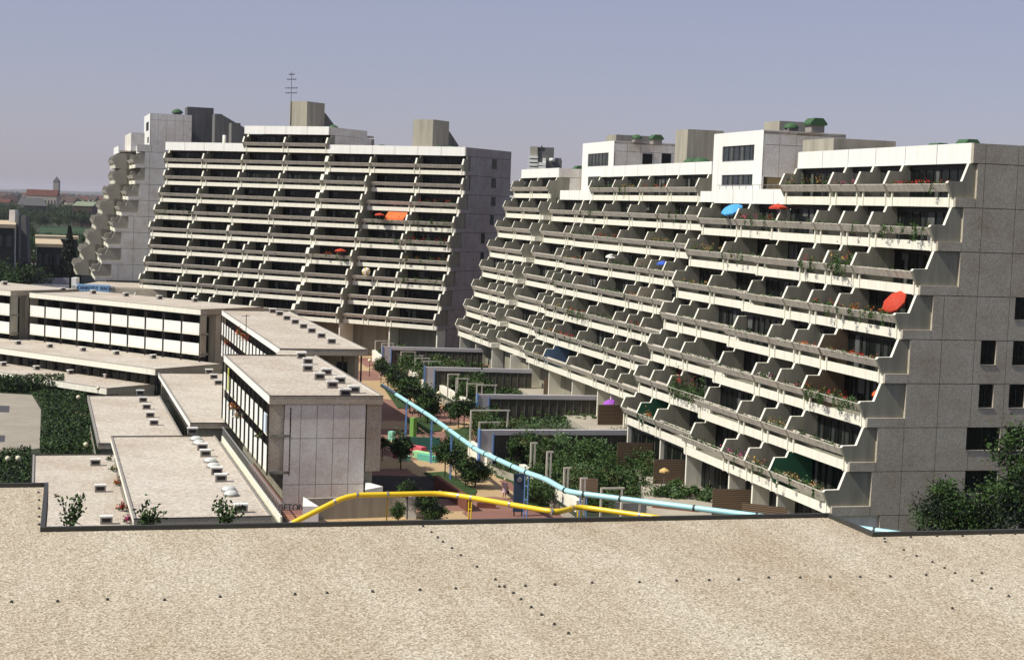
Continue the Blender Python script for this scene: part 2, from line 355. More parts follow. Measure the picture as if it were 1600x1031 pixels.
core.box(.26, 42.6, -13, 6.0, 1.9, zr(8), FIN)
core.build('inner_wall', rA)
# ground floor glazing and dividing walls
gf = MB()
for t in (0, 8.45, 12.7, 16.95, 25.6, 34.1, 42.4): gf.box(t, t + .22, 3.9, 7.4 if t < 25.7 else 6.4, 1.9, zr(8) - .01, BAND)
gf.build('ground_wall', rA)
g2 = MB()
for i in range(20): 
    t = .9 + i * 2.1; g2.box(t, t + 1.9, 6.01, 6.06, 2.1, 4.4, GLASS); g2.box(t + .9, t + 1.0, 6.07, 6.1, 2.1, 4.4, FRAME)
g2.build('window_front', rA)
ZT0, ZT1 = zr(0), zr(0) + 1.33
parapet(rA, -.02, 25.6, -1.1, ZT0, ZT1)
parapet(rA, 25.6, 42.6, -1.05, zr(1), zr(1) + 1.25)
roof_sheet(rA, 0.26, 25.6, -13, -1.36, ZT0 + .5); roof_sheet(rA, 25.62, 42.6, -13, -1.31, zr(1) + .5)
# far side of the top storey
a = MB(); a.box(25.6, 25.75, -13, -1.12, zr(1) + .3, ZT1 - .02, BAND); a.box(.26, 25.6, -13.2, -13, 1.9, ZT1 - .3, FIN); a.build('side_wall', rA)
# end wall cladding with panel joints and windows
seamq = [-m_ + 0 for m_ in (1.40, -.99, -3.43, -5.84)]
sq = [7.7 + .0] 
seams = sorted([3.77 + .0, 2.786 + 0, .377, -2.065, -4.503, -6.94, -9.38, -11.82])
seams = [-11.82, -9.38, -6.94, -4.503, -2.065, .377, 2.786]
end = MB()
wins = {}
def ewin(k, x0, y0, x1, y1):
    q0, za = A.end_hit(x0, y0, -.22); q1, zb = A.end_hit(x1, y1, -.22); wins.setdefault(k, []).append((min(q0, q1), max(q0, q1), min(za, zb), max(za, zb)))
ewin(4, 1586.5, 466, 1604, 500); ewin(5, 1533, 534, 1555, 570); ewin(5, 1583, 535, 1603, 571); ewin(6, 1530, 603, 1551, 637); ewin(6, 1577, 603, 1600, 637)
ewin(7, 1510.5, 669, 1561, 703); ewin(7, 1574, 669, 1597, 703); ewin(8, 1508, 736, 1557, 770); ewin(8, 1574, 736, 1597, 770)
def panel_box(q0, q1, z0, z1, k):
    """one course of cladding between q0..q1 cut around the windows"""
    g = .022; ww = [w_ for w_ in wins.get(k, []) if w_[1] > q0 and w_[0] < q1]
    segs = [(q0 + g, q1 - g)]
    if not ww: end.box(-.25, 0, q0 + g, q1 - g, z0 + g, z1 - g, CLAD); return
    zs = min(w_[2] for w_ in ww)
    end.box(-.25, 0, q0 + g, q1 - g, z0 + g, zs, CLAD)
    x = q0 + g
    for w_ in sorted(ww):
        a0 = max(w_[0], q0 + g); a1 = min(w_[1], q1 - g)
        if a0 > x: end.box(-.25, 0, x, a0, zs, z1 - g, CLAD)
        x = max(x, a1)
    if x < q1 - g: end.box(-.25, 0, x, q1 - g, zs, z1 - g, CLAD)
for k in range(0, 10):
    if k == 0: qe = -1.1; z0, z1 = ZT0, ZT1; qs = -1.12
    elif k == 9: qs = 4.2; z0, z1 = 1.7, zr(8)
    else: qs = 1.1 * (k - 1) - DEP[k]; z0, z1 = zr(k), zr(k - 1)
    cuts = [-13] + [s for s in seams if s < qs - .15] + [qs]
    for i in range(len(cuts) - 1): panel_box(cuts[i], cuts[i + 1], z0, z1, k)
    if 1 <= k <= 8: end.box(-.25, 0, qs + .02, 1.1 * (k - 1) - .012, z0 + .022, z0 + .62, CLAD)
end.box(-.2, -.01, -12.98, 4.1, 1.7, zr(8) + .3, JOINT)
for k in range(1, 9):
    qs = 1.1 * (k - 1) - DEP[k]; end.box(-.19, -.005, -12.98, qs - .04, zr(k) + .01, zr(k) + 2.89, JOINT) if k not in wins else None
end.build('end_wall', rA)
for k, L in wins.items():
    cutsq = None
    for (q0, q1, z0, z1) in L:
        a = MB(); a.box(-.03, .0, q0 - .02, q1 + .02, z0 - .02, z1 + .06, GLASS)
        for q in (q0 + .03, q1 - .03, (q0 + q1) / 2): a.box(-.07, -.031, q - .03, q + .03, z0, z1, FRAME)
        a.box(-.07, -.031, q0, q1, z0, z0 + .07, FRAME)
        wo = a.build('window', rA); b = MB(); b.box(-.29, -.08, q0 - .03, q1 + .03, z0 - .05, z0 - .003, COPING); b.build('sill', wo)

# penthouse of the near block
def penthouse(fr, root, q, corner, xl, xr, base, rows, label, side_wins=(), rec=0):
    t, z = fr.face_hit(*corner, q); t2, _ = fr.face_hit(xl, corner[1], q); q2 = solve_q(fr, t, z, xr)
    a = MB(); g = .02
    # side wall panels
    n = 5; st = (q - q2) / n
    zc = z - 1.3
    for i in range(n):
        a.box(t, t + .2, q - (i + 1) * st + g, q - i * st - g - (.0 if i else 0), zc + g, z, CLAD_L); 
        a.box(t, t + .2, q - (i + 1) * st + g, q - i * st - g, base + rec, zc - g, CLAD_L)
    a.box(t + .1, t2 - .1, q2 + .1, q - .21, base + rec, z - .02, JOINT)
    if rec: a.box(t + .7, t2 - .1, q2 + .1, q - .9, base, base + rec, mat('stained_render', (.42, .36, .22), .9, .3, 1))
    a.build('side_wall', root)
    f = MB(); 
    for (x0, x1, y0, y1) in rows:
        pass
    return t, t2, q, q2, z
def front_with_windows(fr, root, q, t, t2, ztop, zbot, wl, m=WHITE):
    """white front wall cut around windows wl=(t0,t1,z0,z1), sorted from the top, one window per storey"""
    a = MB(); zc = ztop
    for (w0, w1, z0, z1) in wl:
        a.box(t, t2, q - .2, q, z1, zc, m); a.box(t, w0, q - .2, q, z0, z1, m); a.box(w1, t2, q - .2, q, z0, z1, m); zc = z0
        b = MB(); b.box(w0, w1, q - .19, q - .14, z0, z1, PANE); n = 6
        for i in range(n + 1):
            x = w0 + (w1 - w0) * i / n; b.box(x - .04, x + .04, q - .139, q - .1, z0, z1, FRAME)
            if i < n and i % 2 == 0: b.box(x + .3, x + .75, q - .138, q - .13, z0 + .1, z1 - .1, CURT2 if i else CURT)
        b.box(w0, w1, q - .139, q - .09, z0, z0 + .08, STEEL)
        b.build('window', root)
    if zc > zbot + .01: a.box(t, t2, q - .2, q, zbot, zc, m)
    return a.build('front_wall', root)
qp = -4.2
ph = empty('penthouse', (0, 0, 0), 0, None, None); ph.parent = rA
t, t2, q, q2, z = penthouse(A, ph, qp, (1193.5, 203), 1116.5, 1322, zr(1) + .5, [], '', (), 2.0)
def W(fr, q, x0, y0, x1, y1):
    a0, z0 = fr.face_hit(x0, y0, q); a1, z1 = fr.face_hit(x1, y1, q); return (min(a0, a1), max(a0, a1), min(z0, z1), max(z0, z1))
front_with_windows(A, ph, qp, t, t2, z, zr(1) + .5, [W(A, qp, 1128, 253.5, 1179, 226), W(A, qp, 1127, 291, 1176, 272.5)])
a = MB(); a.box(t, t2, q2, q - .02, z - .35, z - .1, GRAVEL2); a.build('roof', ph)
for (nm, q_, xc, yc, xl, xr, zb, mm) in (('stair_core', -11, 1218, 189, 1194, 1288, z - .3, CONC), ('stair_core', -5, 1303, 216, 1255, 1400, ZT0 + .4, CONC), ('stair_core', -9.5, 1075, 202, 1056, 1131, zr(1), CONC)):
    a, *_ = roof_box(A, rA, nm, q_, xc, yc, xl, xr, zb, mm); a.build(nm, rA)
for (x, y, q_, zb, s_, kd) in ((1236, 202, -8, z - .1, .9, 0), (1273, 205, -8.5, z - .1, 1.15, 1), (1466, 232, -3.5, ZT0 + .6, .95, 1), (1512, 228, -3.5, ZT0 + .75, .95, 1)): dome_vent(rA, A, x, y, q_, zb, s_, kd)
# thin handrail on the white parapet
a = MB()
for i in range(12): a.box(25.8 + i * 1.45, 25.84 + i * 1.45, -1.22, -1.18, zr(1) + 1.25, zr(1) + 1.6, STEEL)
a.box(25.7, 42.5, -1.22, -1.18, zr(1) + 1.6, zr(1) + 1.64, STEEL); a.build('handrail', rA)

# ================================================================== right hand building, middle and far blocks
rB = empty('apartment_building', A.o, A.rz, "stepped terrace block in the middle of the right row, set back from the nearest", 'apartment building', "terraced apartment buildings")
core = MB(); dz = .2
UP = [42.7, 51.4, 60, 68.6, 77.55, 86.4, 95.3]; LO = [42.7, 51.4, 60, 64.3, 68.55, 77.6, 86.7, 91.1, 95.4]
for k in range(1, 9):
    q = 1.10 * (k - 1) - 6.8; z = zr(k) + dz; d = DEP[k]
    f = [60.1, 68.6, 77.55, 86.4, 95.3] if k == 1 else (UP if k < 4 else ([42.7, 51.4, 60, 64.3, 68.55, 77.6, 86.4, 95.3] if k == 4 else LO))
    row_of_bays(rB, 'b', '', z, q, d, f, paint={8: {6: PBL}, 4: {4: PTN}, 5: {3: PTN}}.get(k))
    core_row(core, f[0], 95.4, q, d, -20, z)
    if k >= 2:
        row_of_bays(rB, 'b', '', z, q - 1.05, d, [95.4, 101.3, 112.2])
        core_row(core, 95.4, 112.2, q - 1.05, d, -20, z)
core.box(42.6, 112.2, -20, -1.0, 1.9, zr(8) + dz, FIN)
for t in (51.4, 60, 64.3, 68.6, 77.6, 86.7, 95.4, 104): core.box(t, t + .22, -1, .5, 1.9, zr(8) + dz - .01, BAND)
core.build('inner_wall', rB)
parapet(rB, 60.0, 95.4, -7.9, zr(0) + dz, zr(0) + dz + 1.3); parapet(rB, 42.7, 60.0, -6.8, zr(1) + dz, zr(1) + dz + 1.1); parapet(rB, 95.4, 112.2, -7.85, zr(1) + dz, zr(1) + dz + 1.25)
roof_sheet(rB, 60.1, 95.3, -20, -8.16, zr(0) + dz + .5); roof_sheet(rB, 42.7, 59.9, -20, -7.06, zr(1) + .5); roof_sheet(rB, 95.5, 112.2, -20, -8.11, zr(1) + dz + .5)
a = MB(); a.box(59.9, 60.05, -20, -8.2, zr(1) + .5, zr(0) + 1.3, BAND); a.build('side_wall', rB)
ph2 = empty('penthouse', (0, 0, 0), 0, None, None); ph2.parent = rB
qp2 = -11.0
t, t2, q, q2, z = penthouse(A, ph2, qp2, (960, 220), 911, 1063, zr(1) + .5, [], '')
front_with_windows(A, ph2, qp2, t, t2, z, zr(1) + .5, [W(A, qp2, 918, 261, 951, 238.5), W(A, qp2, 918, 291, 948, 275.5)])
for (x0, x1) in ((1004, 1019), (1034, 1048)):
    qa, za = A.end_hit(x0, 240, t); qb, zb = A.end_hit(x1, 253.5, t); a = MB(); a.box(t - .03, t + .15, qb, qa, zb - .3, za, GLASS); a.build('window', ph2)
a = MB(); a.box(t, t2, q2, q - .02, z - .35, z - .1, GRAVEL2); a.build('roof', ph2)
a, *_ = roof_box(A, rB, '', -13.5, 963, 210.5, 948, 1017, z - .3, CONC); a.build('stair_core', rB)
for (x, y, q_, zb, s_, kd) in ((995, 222, -14, z - .1, .9, 0), (1025, 222, -16, z - .3, 1.1, 1), (1081, 250, -10, zr(0) + dz + .5, 1.3, 0), (1096, 250, -10, zr(0) + dz + .5, 1.3, 0), (1137, 210, -12, zr(0) + 1, .1, 0)): dome_vent(rB, A, x, y, q_, zb, s_, kd)

rC = empty('apartment_building', A.o, A.rz, "smallest visible terrace block at the far left end of the right row", 'apartment building', "terraced apartment buildings")
core = MB(); dz = .33
for k in range(1, 9):
    q = 1.10 * (k - 1) - 6.7; z = zr(k) + dz; d = DEP[k]
    f = [113, 122, 131.4] if k < 5 else [113, 117.3, 121.7, 131.2]
    row_of_bays(rC, 'c', '', z, q, d, f); core_row(core, 113, 131.5, q, d, -20, z)
core.box(113, 131.5, -20, -1, 1.9, zr(8) + dz, FIN)
for t in (113, 122, 131.3): core.box(t, t + .22, -1, .6, 1.9, zr(8) + dz - .01, BAND)
core.build('inner_wall', rC)
parapet(rC, 113, 131.5, -7.8, zr(0) + dz, zr(0) + dz + 1.25); roof_sheet(rC, 113.1, 131.5, -20, -8.06, zr(0) + dz + .5)
a = MB()
for i in range(4): a.box(112.9, 113.05, -8.1 - (i + 1) * 2.6 + .04, -8.1 - i * 2.6, zr(0) + dz + .02, zr(0) + dz + 1.2, CLAD_L); a.box(112.9, 113.05, -9.4 - (i + 1) * 2.6 + .04, -9.4 - i * 2.6, zr(1) + dz, zr(0) + dz - .03, CLAD_L)
a.build('side_wall', rC)
a = MB()
for k in range(2, 9): a.box(112.3, 112.95, 1.1 * (k - 1) - 6.7 - DEP[k], 1.1 * (k - 1) - 6.75, zr(k) + dz, zr(k) + dz + .6, BAND)
a.build('end_wall', rC)
dome_vent(rC, A, 905, 260, -16, zr(0) + dz + .8, 1.2, 1)

# ================================================================== middle building across the street
M = Frame(-8.11, 239.9, math.pi / 2 - 0.4998 + 0)
rM = empty('apartment_building', M.o, M.rz, "wide terrace block closing the street behind the low houses, with a red awning", 'apartment building', "terraced apartment buildings")
st_ = [0, 0, 0, 1, 2, 3, 3, 4, 5, 6]; sm_ = [0, 0, 1, 2, 3, 3, 4, 5, 6, 7]
DM = [1.5, 1.5, 1.6, 2.3, 2.9, 2.9, 2.6, 2.6, 2.9, 2.9]
core = MB()
for k in range(0, 10):
    z = 28.6 - H * (k - 1); d = DM[k]
    if k > 0:
        q = 1.11 * st_[k]; qm = 1.11 * sm_[k]
        row_of_bays(rM, 'm', '', z, q, d, [0, 8.45, 16.8] if k < 7 else [0, 8.45, 12.6, 16.8], last=False)
        row_of_bays(rM, 'm', '', z, qm, d, [16.8, 25.2, 33.6, 42.0] if k < 6 else [16.8, 25.2, 33.6, 37.8, 42.0], wide=(25.2,), last=(k > 1))
        row_of_bays(rM, 'm', '', z, q, d, [42.0, 50.3, 58.7] if k < 8 else [42.0, 46.1, 50.3, 58.7])
        core_row(core, .1, 16.8, q, d, -14.1, z); core_row(core, 16.8, 42, qm, d, -14.1, z); core_row(core, 42, 58.6, q, d, -14.1, z)
    else:
        row_of_bays(rM, 'm', '', z, 0, d, [25.2, 33.6, 42.0]); core_row(core, 25.2, 42, 0, d, -13, z)
core.box(.1, 58.6, -13, 3.8, .3, 5.39, FIN)
for t in (0, 8.45, 16.8, 25.2, 33.6): core.box(t, t + .2, 3.8, 7.4 if t >= 16.8 else 6.2, .3, 5.38, BAND)
core.build('inner_wall', rM)
parapet(rM, 0, 25.2, 0, 31.5, 32.85); parapet(rM, 25.2, 42.0, 0, 34.4, 35.7); parapet(rM, 42.0, 58.7, 0, 31.5, 32.85)
roof_sheet(rM, 0.1, 25.2, -13, -.26, 32.0); roof_sheet(rM, 25.3, 41.9, -13, -.26, 34.9); roof_sheet(rM, 42, 58.6, -13, -.26, 32.0)
e = MB()
for k in range(0, 11):
    z0 = 28.6 - H * (k - 1) ; 
    if k == 0: qs = 0; z1 = 32.85
    elif k == 10: qs = 3.8; z1 = z0 + H
    else: qs = 1.11 * st_[k] - DM[k]; z1 = z0 + H
    if k == 10: z0 = .2; z1 = 28.6 - H * 8
    cuts = [-14.2, -11.4, -8.6, -6.0, -3.4] + ([-.8] if qs > -.5 else []) + ([1.8] if qs > 2.2 else []) + [qs]
    cuts = [c for c in cuts if c <= qs]
    for i in range(len(cuts) - 1): e.box(-.2, 0, cuts[i] + .02, cuts[i + 1] - .02, z0 + .03, z1 - .03, CLAD_M)
    if 1 <= k <= 9:
        e.box(-.2, 0, qs + .0, 1.11 * st_[k] - .01, z0 + .03, z0 + .6, CLAD_M)
e.box(-.14, .05, -14.1, -1.6, .2, 32.7, JOINT)
e.build('end_wall', rM)
# narrow slit windows in the end wall
xs = [(769, 776, 249, 264.5), (768, 774.5, 278.5, 294), (767.5, 774, 308, 322), (766, 771, 336, 351.5), (752, 757, 364.5, 380.5), (751, 755.5, 394.5, 411.5)]
for (x0, x1, y0, y1) in xs:
    q0, za = M.end_hit(x0, y0, -.21); q1, zb = M.end_hit(x1, y1, -.21); a = MB(); a.box(-.23, -.1, min(q0, q1), max(q0, q1), zb, za, GLASS); a.build('window', rM)
a = MB()
for i in range(4): a.box(25.05, 25.2, -.3 - (i + 1) * 2.6 + .04, -.3 - i * 2.6, 34.42, 35.65, CLAD_L); a.box(25.05, 25.2, -1.6 - (i + 1) * 2.6 + .04, -1.6 - i * 2.6, 31.5, 34.38, CLAD_L)
a.build('side_wall', rM)
for (q_, xc, yc, xl, xr, zb) in ((-4, 480, 158.5, 453, 507.5, 34.9), (-4, 677, 187, 646, 702, 32.0)):
    a, t, t2, qa, qb, z = roof_box(M, rM, '', q_, xc, yc, xl, xr, zb, CONC); c_ = a.build('stair_core', rM)
    s_ = MB(); s_.prism_x([(qb - 3.6, zb), (qb, zb), (qb, z - 1.4), (qb - .8, z - 1.6), (qb - 3.4, z - 3.4), (qb - 3.6, z - 3.6)][::1], t + .3, t2 - .3, CONCD); s_.build('stair_roof', c_)
a = MB(); a.tube([(0, 0, 0), (0, 0, .9)], .3, STEEL, 8)
for (x, y, zb) in ((520.5, 190, 35.2), (720, 225, 32.3)): t, _ = M.face_hit(x, y, -6.5); inst(a.mesh('vent_pipe'), 'vent_pipe', rM, (t, -6.5, zb))
for (x, y, q_, zb, s_) in ((496, 194, -2.2, 34.9, .9), (521, 194, -3, 34.9, 1.1), (597, 222, -8, 32.0, 1.2), (685, 226, -1.8, 32.0, .95), (704, 226, -1.8, 32.0, .95), (335, 220, -2, 32.0, .9), (376, 224, -2, 32.0, .8)): dome_vent(rM, M, x, y, q_, zb, s_, 0)
a = MB(); t, _ = M.face_hit(350.5, 220, -2); a.lathe([(.3, 0), (.3, 2.2), (.01, 2.25)], BAND, 10); a.build('vent_pipe', rM, (t, -2, 32.0))
# aerial
t, _ = M.face_hit(454.8, 158, -3.9); a = MB(); a.tube([(0, 0, 0), (0, 0, 9.8)], [.06, .03], FRAME, 6)
for zz, L_ in ((6.3, 1.0), (7.1, 1.1), (8.5, .8), (9.3, .45)):
    a.tube([(-L_, 0, zz), (L_, 0, zz)], .04, FRAME, 5)
    for j in range(5): x_ = -L_ + L_ * .5 * j; a.tube([(x_, -.3, zz + .05), (x_, .3, zz + .05)], .025, FRAME, 4); a.tube([(x_, 0, zz - .12), (x_, 0, zz + .18)], .03, FRAME, 4)
o = a.build('rooftop_aerial', None, M.w(t, -3.9, 35), M.rz); tag(o, "tall thin television aerial rising beside the concrete stair tower", 'aerial')

# ================================================================== left building, seen end on
L = Frame(-67.587, 284.866, ANG + .027)
rL = empty('apartment_building', L.o, L.rz, "stepped terrace block at the far left seen end on with pale panelled side", 'apartment building', "terraced apartment buildings")
core = MB(); LS = [0, 1, 1, 2, 3, 4, 5, 6, 7]; DL = [0, 3.2, 3.2, 3.6, 4.7, 4.0, 5.1, 6.0, 4.2]
LD = []
e = MB()
FINMAT[0] = mat('pale_partition', (0.36, 0.335, 0.28), 0.9, 0.16, 0.9)
for k in range(1, 9):
    z = 28.6 - H * (k - 1); q = 1.11 * LS[k]; d = 2.0
    qe = {1: 226, 2: 226, 3: 217, 4: 216, 5: 200, 6: 189, 7: 189, 8: 166}[k]
    qs = solve_q(L, -.2, z, qe); d1 = max(1.8, q - qs)
    row_of_bays(rL, 'l', '', z, q, d1, [0, 8.4, 16.8], first_end=True, last=False); core_row(core, .2, 16.8, q, d1, -17, z)
    row_of_bays(rL, 'l', '', z, q + 2.7, d, [16.8, 21, 25.2, 29.4, 33.6]); core_row(core, 16.8, 33.6, q + 2.7, d, -17, z)
    cuts = [-17, -14.4, -11.8, -9.2, -6.6, -4.0, -1.4, 1.2, 3.8]; cuts = [c for c in cuts if c < qs - .4] + [qs]
    for i in range(len(cuts) - 1): e.box(-.2, 0, cuts[i] + .025, cuts[i + 1] - .025, z + .03, z + H - .03, CLAD_L)
    e.box(-.2, 0, qs, q - .01, z + .03, z + .62, CLAD_L)
    e.box(-.12, .15, -16.9, qs - .1, z, z + H, JOINT)
FINMAT[0] = FIN
for i in range(8): e.box(-.2, 0, .9 - (i + 1) * 2.6 + .025, .9 - i * 2.6 - .025, 31.53, 32.8, CLAD_L)
e.box(-.1, 0, -16.9, .8, 31.4, 32.7, JOINT)
e.build('end_wall', rL)
core.box(.2, 33.6, -17, 4.2, -3.5, 8.3, FIN); core.build('inner_wall', rL)
parapet(rL, 0, 16.8, .0 + 1.1 * 0, 31.5, 32.85); parapet(rL, 16.8, 33.6, 3.2, 31.5, 32.85)
roof_sheet(rL, .2, 16.8, -17, -.26, 32.0); roof_sheet(rL, 16.8, 33.5, -17, 2.9, 32.0)
ph3 = empty('penthouse', (0, 0, 0), 0, None, None); ph3.parent = rL
def lbox(nm, par, q_, xc, yc, xl, xr, zb, mm):
    a, t, t2, qa, qb, z = roof_box(L, par, '', q_, xc, yc, xl, xr, zb, mm); return a, a.build(nm, par), (t, t2, qa, qb, z)
t, t2, q, q2, z = penthouse(L, ph3, -4.0, (234.7, 177), 225.5, 300, 32.0, [], '')
front_with_windows(L, ph3, -4.0, t, t2, z, 32.0, [W(L, -4.0, 228, 206, 232.5, 190), W(L, -4.0, 230, 224.5, 232.5, 214)])
lbox('upper_storey', rL, 1.0, 205, 207, 195.5, 226, 32.0, CLAD_L)
lbox('stair_core', rL, -11, 276.5, 184, 273, 326, 32.0, CONCD); lbox('stair_core', rL, -13, 293, 167, 289, 334, 32.0, CONCD); lbox('stair_core', rL, -17, 362, 192, 358, 376, 30.0, CONCD)
a, _, (t_, u_, qa, qb, z_) = lbox('stair_core', rL, -15.5, 336, 178, 332, 347, 30.0, CONCD)
a = MB(); a.prism_x([(qb - 5.5, 30), (qb, 30), (qb, z_ - .1), (qb - 5.5, z_ - 3)], t_, u_, CONCD); a.build('stair_roof', rL)
for (x, y, s_) in ((268, 178, 1.1), (277, 176, 1.5)): dome_vent(rL, L, x, y, -10, z - .2, s_, 0)
# ------- language school annexe with its sign, in front of the left building
S = Frame(*at(172, 470, 5.0).xy, R(80))
rS = empty('annexe_building', (0, 0, 0), 0, "low cream annexe with a pale blue sign at the foot of the left block", 'building')
pts = [at(108, 436, 6.6), at(119, 446, 6.4)]
p0 = atY(118.5, 455, 262); p1 = atY(176, 462, 262); 
a = MB(); zt = 6.9
dx = Vector((1, 0, 0)); 
a.box(p0.x, p1.x, 262, 262.3, -3.5, atY(118, 444, 262).z, WHITE); a.box(p0.x - .8, p0.x, 262.1, 264, -3.5, atY(113, 434, 262).z, WHITE)
a.box(p0.x - .1, p1.x + 9, 262.3, 276, -3.5, atY(140, 448, 262).z - .1, FIN)
a.build('front_wall', rS)
a = MB(); a.box(p0.x, p1.x + 9, 262.3, 276, atY(140, 448, 262).z - .1, atY(140, 448, 262).z + .12, GRAVEL2); a.build('roof', rS)
a = MB(); a.box(p1.x, p1.x + 9, 261.9, 262.3, -3.5, atY(200, 451, 262).z, CLAD); a.build('side_wall', rS)
SIGNB = plain("sign_blue", (0.30, 0.52, 0.78)); INK = plain("sign_ink", (0.01, 0.015, 0.03))
q0 = atY(120, 446, 261.9); q1 = atY(171, 457.5, 261.9); a = MB(); zc = (q0.z + q1.z) / 2 + .15; a.box(q0.x, q1.x, 261.8, 261.98, zc - .62, zc + .62, SIGNB); sg = a.build('sign_board', rS)
def text(body, loc, rot, size, m, parent=None, name='lettering', ext=.01, sx=1.0):
    c = bpy.data.curves.new(name, 'FONT'); c.body = body; c.size = size; c.extrude = ext; c.align_x = 'CENTER'; c.align_y = 'CENTER'
    tmp = bpy.data.objects.new(name, c); COL.objects.link(tmp)
    bpy.context.view_layer.update(); dg = bpy.context.evaluated_depsgraph_get(); me = bpy.data.meshes.new_from_object(tmp.evaluated_get(dg))
    bpy.data.objects.remove(tmp); me.materials.clear(); me.materials.append(m)
    o = inst(me, name, parent, loc); o.rotation_euler = rot; o.scale = (sx, 1, 1); return o
text("SPRACHENINSTITUT  MÜNCHEN", ((q0.x + q1.x) / 2, 261.78, zc), (R(90), 0, 0), .86, INK, sg, 'lettering', .01, .56)

# ================================================================== low houses
def skylight(root, x, y, z, fr, rz=0, dark=False):
    P = at(x, y, z); t, q = fr.loc(P); a = MB(); a.box(-.22, .22, -.42, .42, 0, .5, COPING); a.box(-.26, .26, -.46, .46, .5, .6, WHITE)
    a.box(-.235, -.221, -.3, .3, .16, .42, JOINT); a.box(-.1, .1, -.433, -.421, .16, .42, JOINT)
    return a.build('roof_vent', root, (t, q, z))
def low_roof(root, fr, t0, t1, q0, q1, z, fas=.45, over=.0, fmat=None, ground=-3.6):
    """flat gravel roof with upstand edge, fascia and inner walls; q0<q1 (q1 = left/outer side)"""
    a = MB(); a.box(t0 + .12, t1 - .12, q0 + .12, q1 - .12, z - .3, z - .06, GRAVEL2); a.build('roof', root)
    a = MB(); fm = fmat or CONC
    a.box(t0, t0 + .12, q0, q1, z - fas, z, CLAD); a.box(t1 - .12, t1, q0, q1, z - fas, z, CLAD)
    a.box(t0 + .12, t1 - .12, q0, q0 + .12, z - fas, z, fm); a.box(t0 + .12, t1 - .12, q1 - .12, q1, z - fas, z, fm); a.build('fascia', root)
    a = MB(); a.box(t0 - .02, t0 + .14, q0 - .02, q1 + .02, z, z + .05, EDGE); a.box(t1 - .14, t1 + .02, q0 - .02, q1 + .02, z, z + .05, EDGE)
    a.box(t0 + .14, t1 - .14, q0 - .02, q0 + .14, z, z + .05, COPING); a.box(t0 + .14, t1 - .14, q1 - .14, q1 + .02, z, z + .05, COPING); a.build('roof_edge', root)
def balcony_facade(root, fr, t0, t1, q, n, rows, zb, ztop):
    """outer side at y=q: recessed dark wall, white balcony panels, slim posts"""
    st = (t1 - t0) / n
    for (za, zc) in rows:
        for i in range(n):
            a = MB(); x0 = t0 + i * st + .16; x1 = t0 + (i + 1) * st - .16
            a.box(x0, x1, q - .1, q - .02, za + .22, zc, WHITE); a.box(x0, x1, q - .12, q - .0, za, za + .2, BAND); a.build('balcony_panel', root)
        a = MB(); a.box(t0, t1, q - 1.6, q - .13, za - .02, za + .2, FIN); a.build('floor_slab', root)
    a = MB(); a.box(-.05, .05, q - .02, q + .1, zb, ztop - .02, FRAME); pm = a.mesh('post')
    for i in range(n + 1): inst(pm, 'post', root, (t0 + i * st, 0, 0))
    a = MB(); a.box(t0, t1, q - 1.7, q - 1.6, zb - .1, ztop - .3, GLASS)
    rnd = random.Random(n)
    for i in range(1, n):
        for (za, zc) in rows:
            if rnd.random() < .6: x = t0 + (i + rnd.uniform(.1, .6)) * st; a.box(x, x + .7, q - 1.599, q - 1.57, za + .3, za + 2.5, CURT)
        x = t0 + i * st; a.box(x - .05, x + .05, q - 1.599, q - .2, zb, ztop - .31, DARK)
    a.build('window_front', root)
FA = R(16.7)
# front three storey house
f1 = Frame(-18.1, 118.4, FA); zf = 9.15
r1 = empty('row_house', f1.o, f1.rz, "three storey white balcony house with gravel roof and pale panelled gable, nearest of its row", 'house', "flat roofed houses left of the street")
W1 = -8.75
low_roof(r1, f1, 0, 31.4, W1, 0, zf, .62, fmat=WHITE)
a = MB(); a.box(.5, 31.3, W1 + .6, -1.71, .3, zf - .31, FIN); a.box(.25, .5, -2.0, -.05, 3.3, zf - .62, CLAD); a.box(.25, .5, W1 + .31, W1 + 1.2, 3.3, zf - .62, CLAD)
a.box(.25, 31.3, W1 + .05, W1 + .3, 3.3, zf - .65, CLAD); a.box(30.9, 31.2, W1 + .1, -.1, 3.3, zf - .65, FIN); a.build('wall', r1)
a = MB(); g = .018
qL, _ = f1.end_hit(443, 700, .2); qR, _ = f1.end_hit(569.5, 700, .2); n = 5; st = (qL - qR) / n
for (za, zc) in ((.4, 2.35), (2.35, 5.9), (5.9, 8.5)):
    for i in range(n): a.box(.1, .22, qR + i * st + g, qR + (i + 1) * st - g, za + g, zc - g, CLAD_L)
a.box(.15, .24, qR, qL, .35, 8.5, JOINT); a.build('gable_panel', r1)
balcony_facade(r1, f1, .1, 31.3, 0, 11, [(3.2, 5.15), (6.0, 7.55)], 3.1, zf - .6)
for (x, y) in ((412, 0),): pass
for (x, y) in ((471, 560), (481, 569), (480.5, 580), (510, 586), (499, 593), (531, 599), (519, 606), (553, 614), (539, 619)): skylight(r1, x, y, zf - .05, f1)
GRAF = plain("graffiti_black", (0.01, 0.01, 0.012)); 
q_, z_ = f1.end_hit(456, 793, .1); P = f1.w(.09, q_, z_)
gt = text("BETON", (0.08, q_, z_), (R(90), 0, R(-90)), .75, GRAF, r1, 'graffiti', .004, .8)
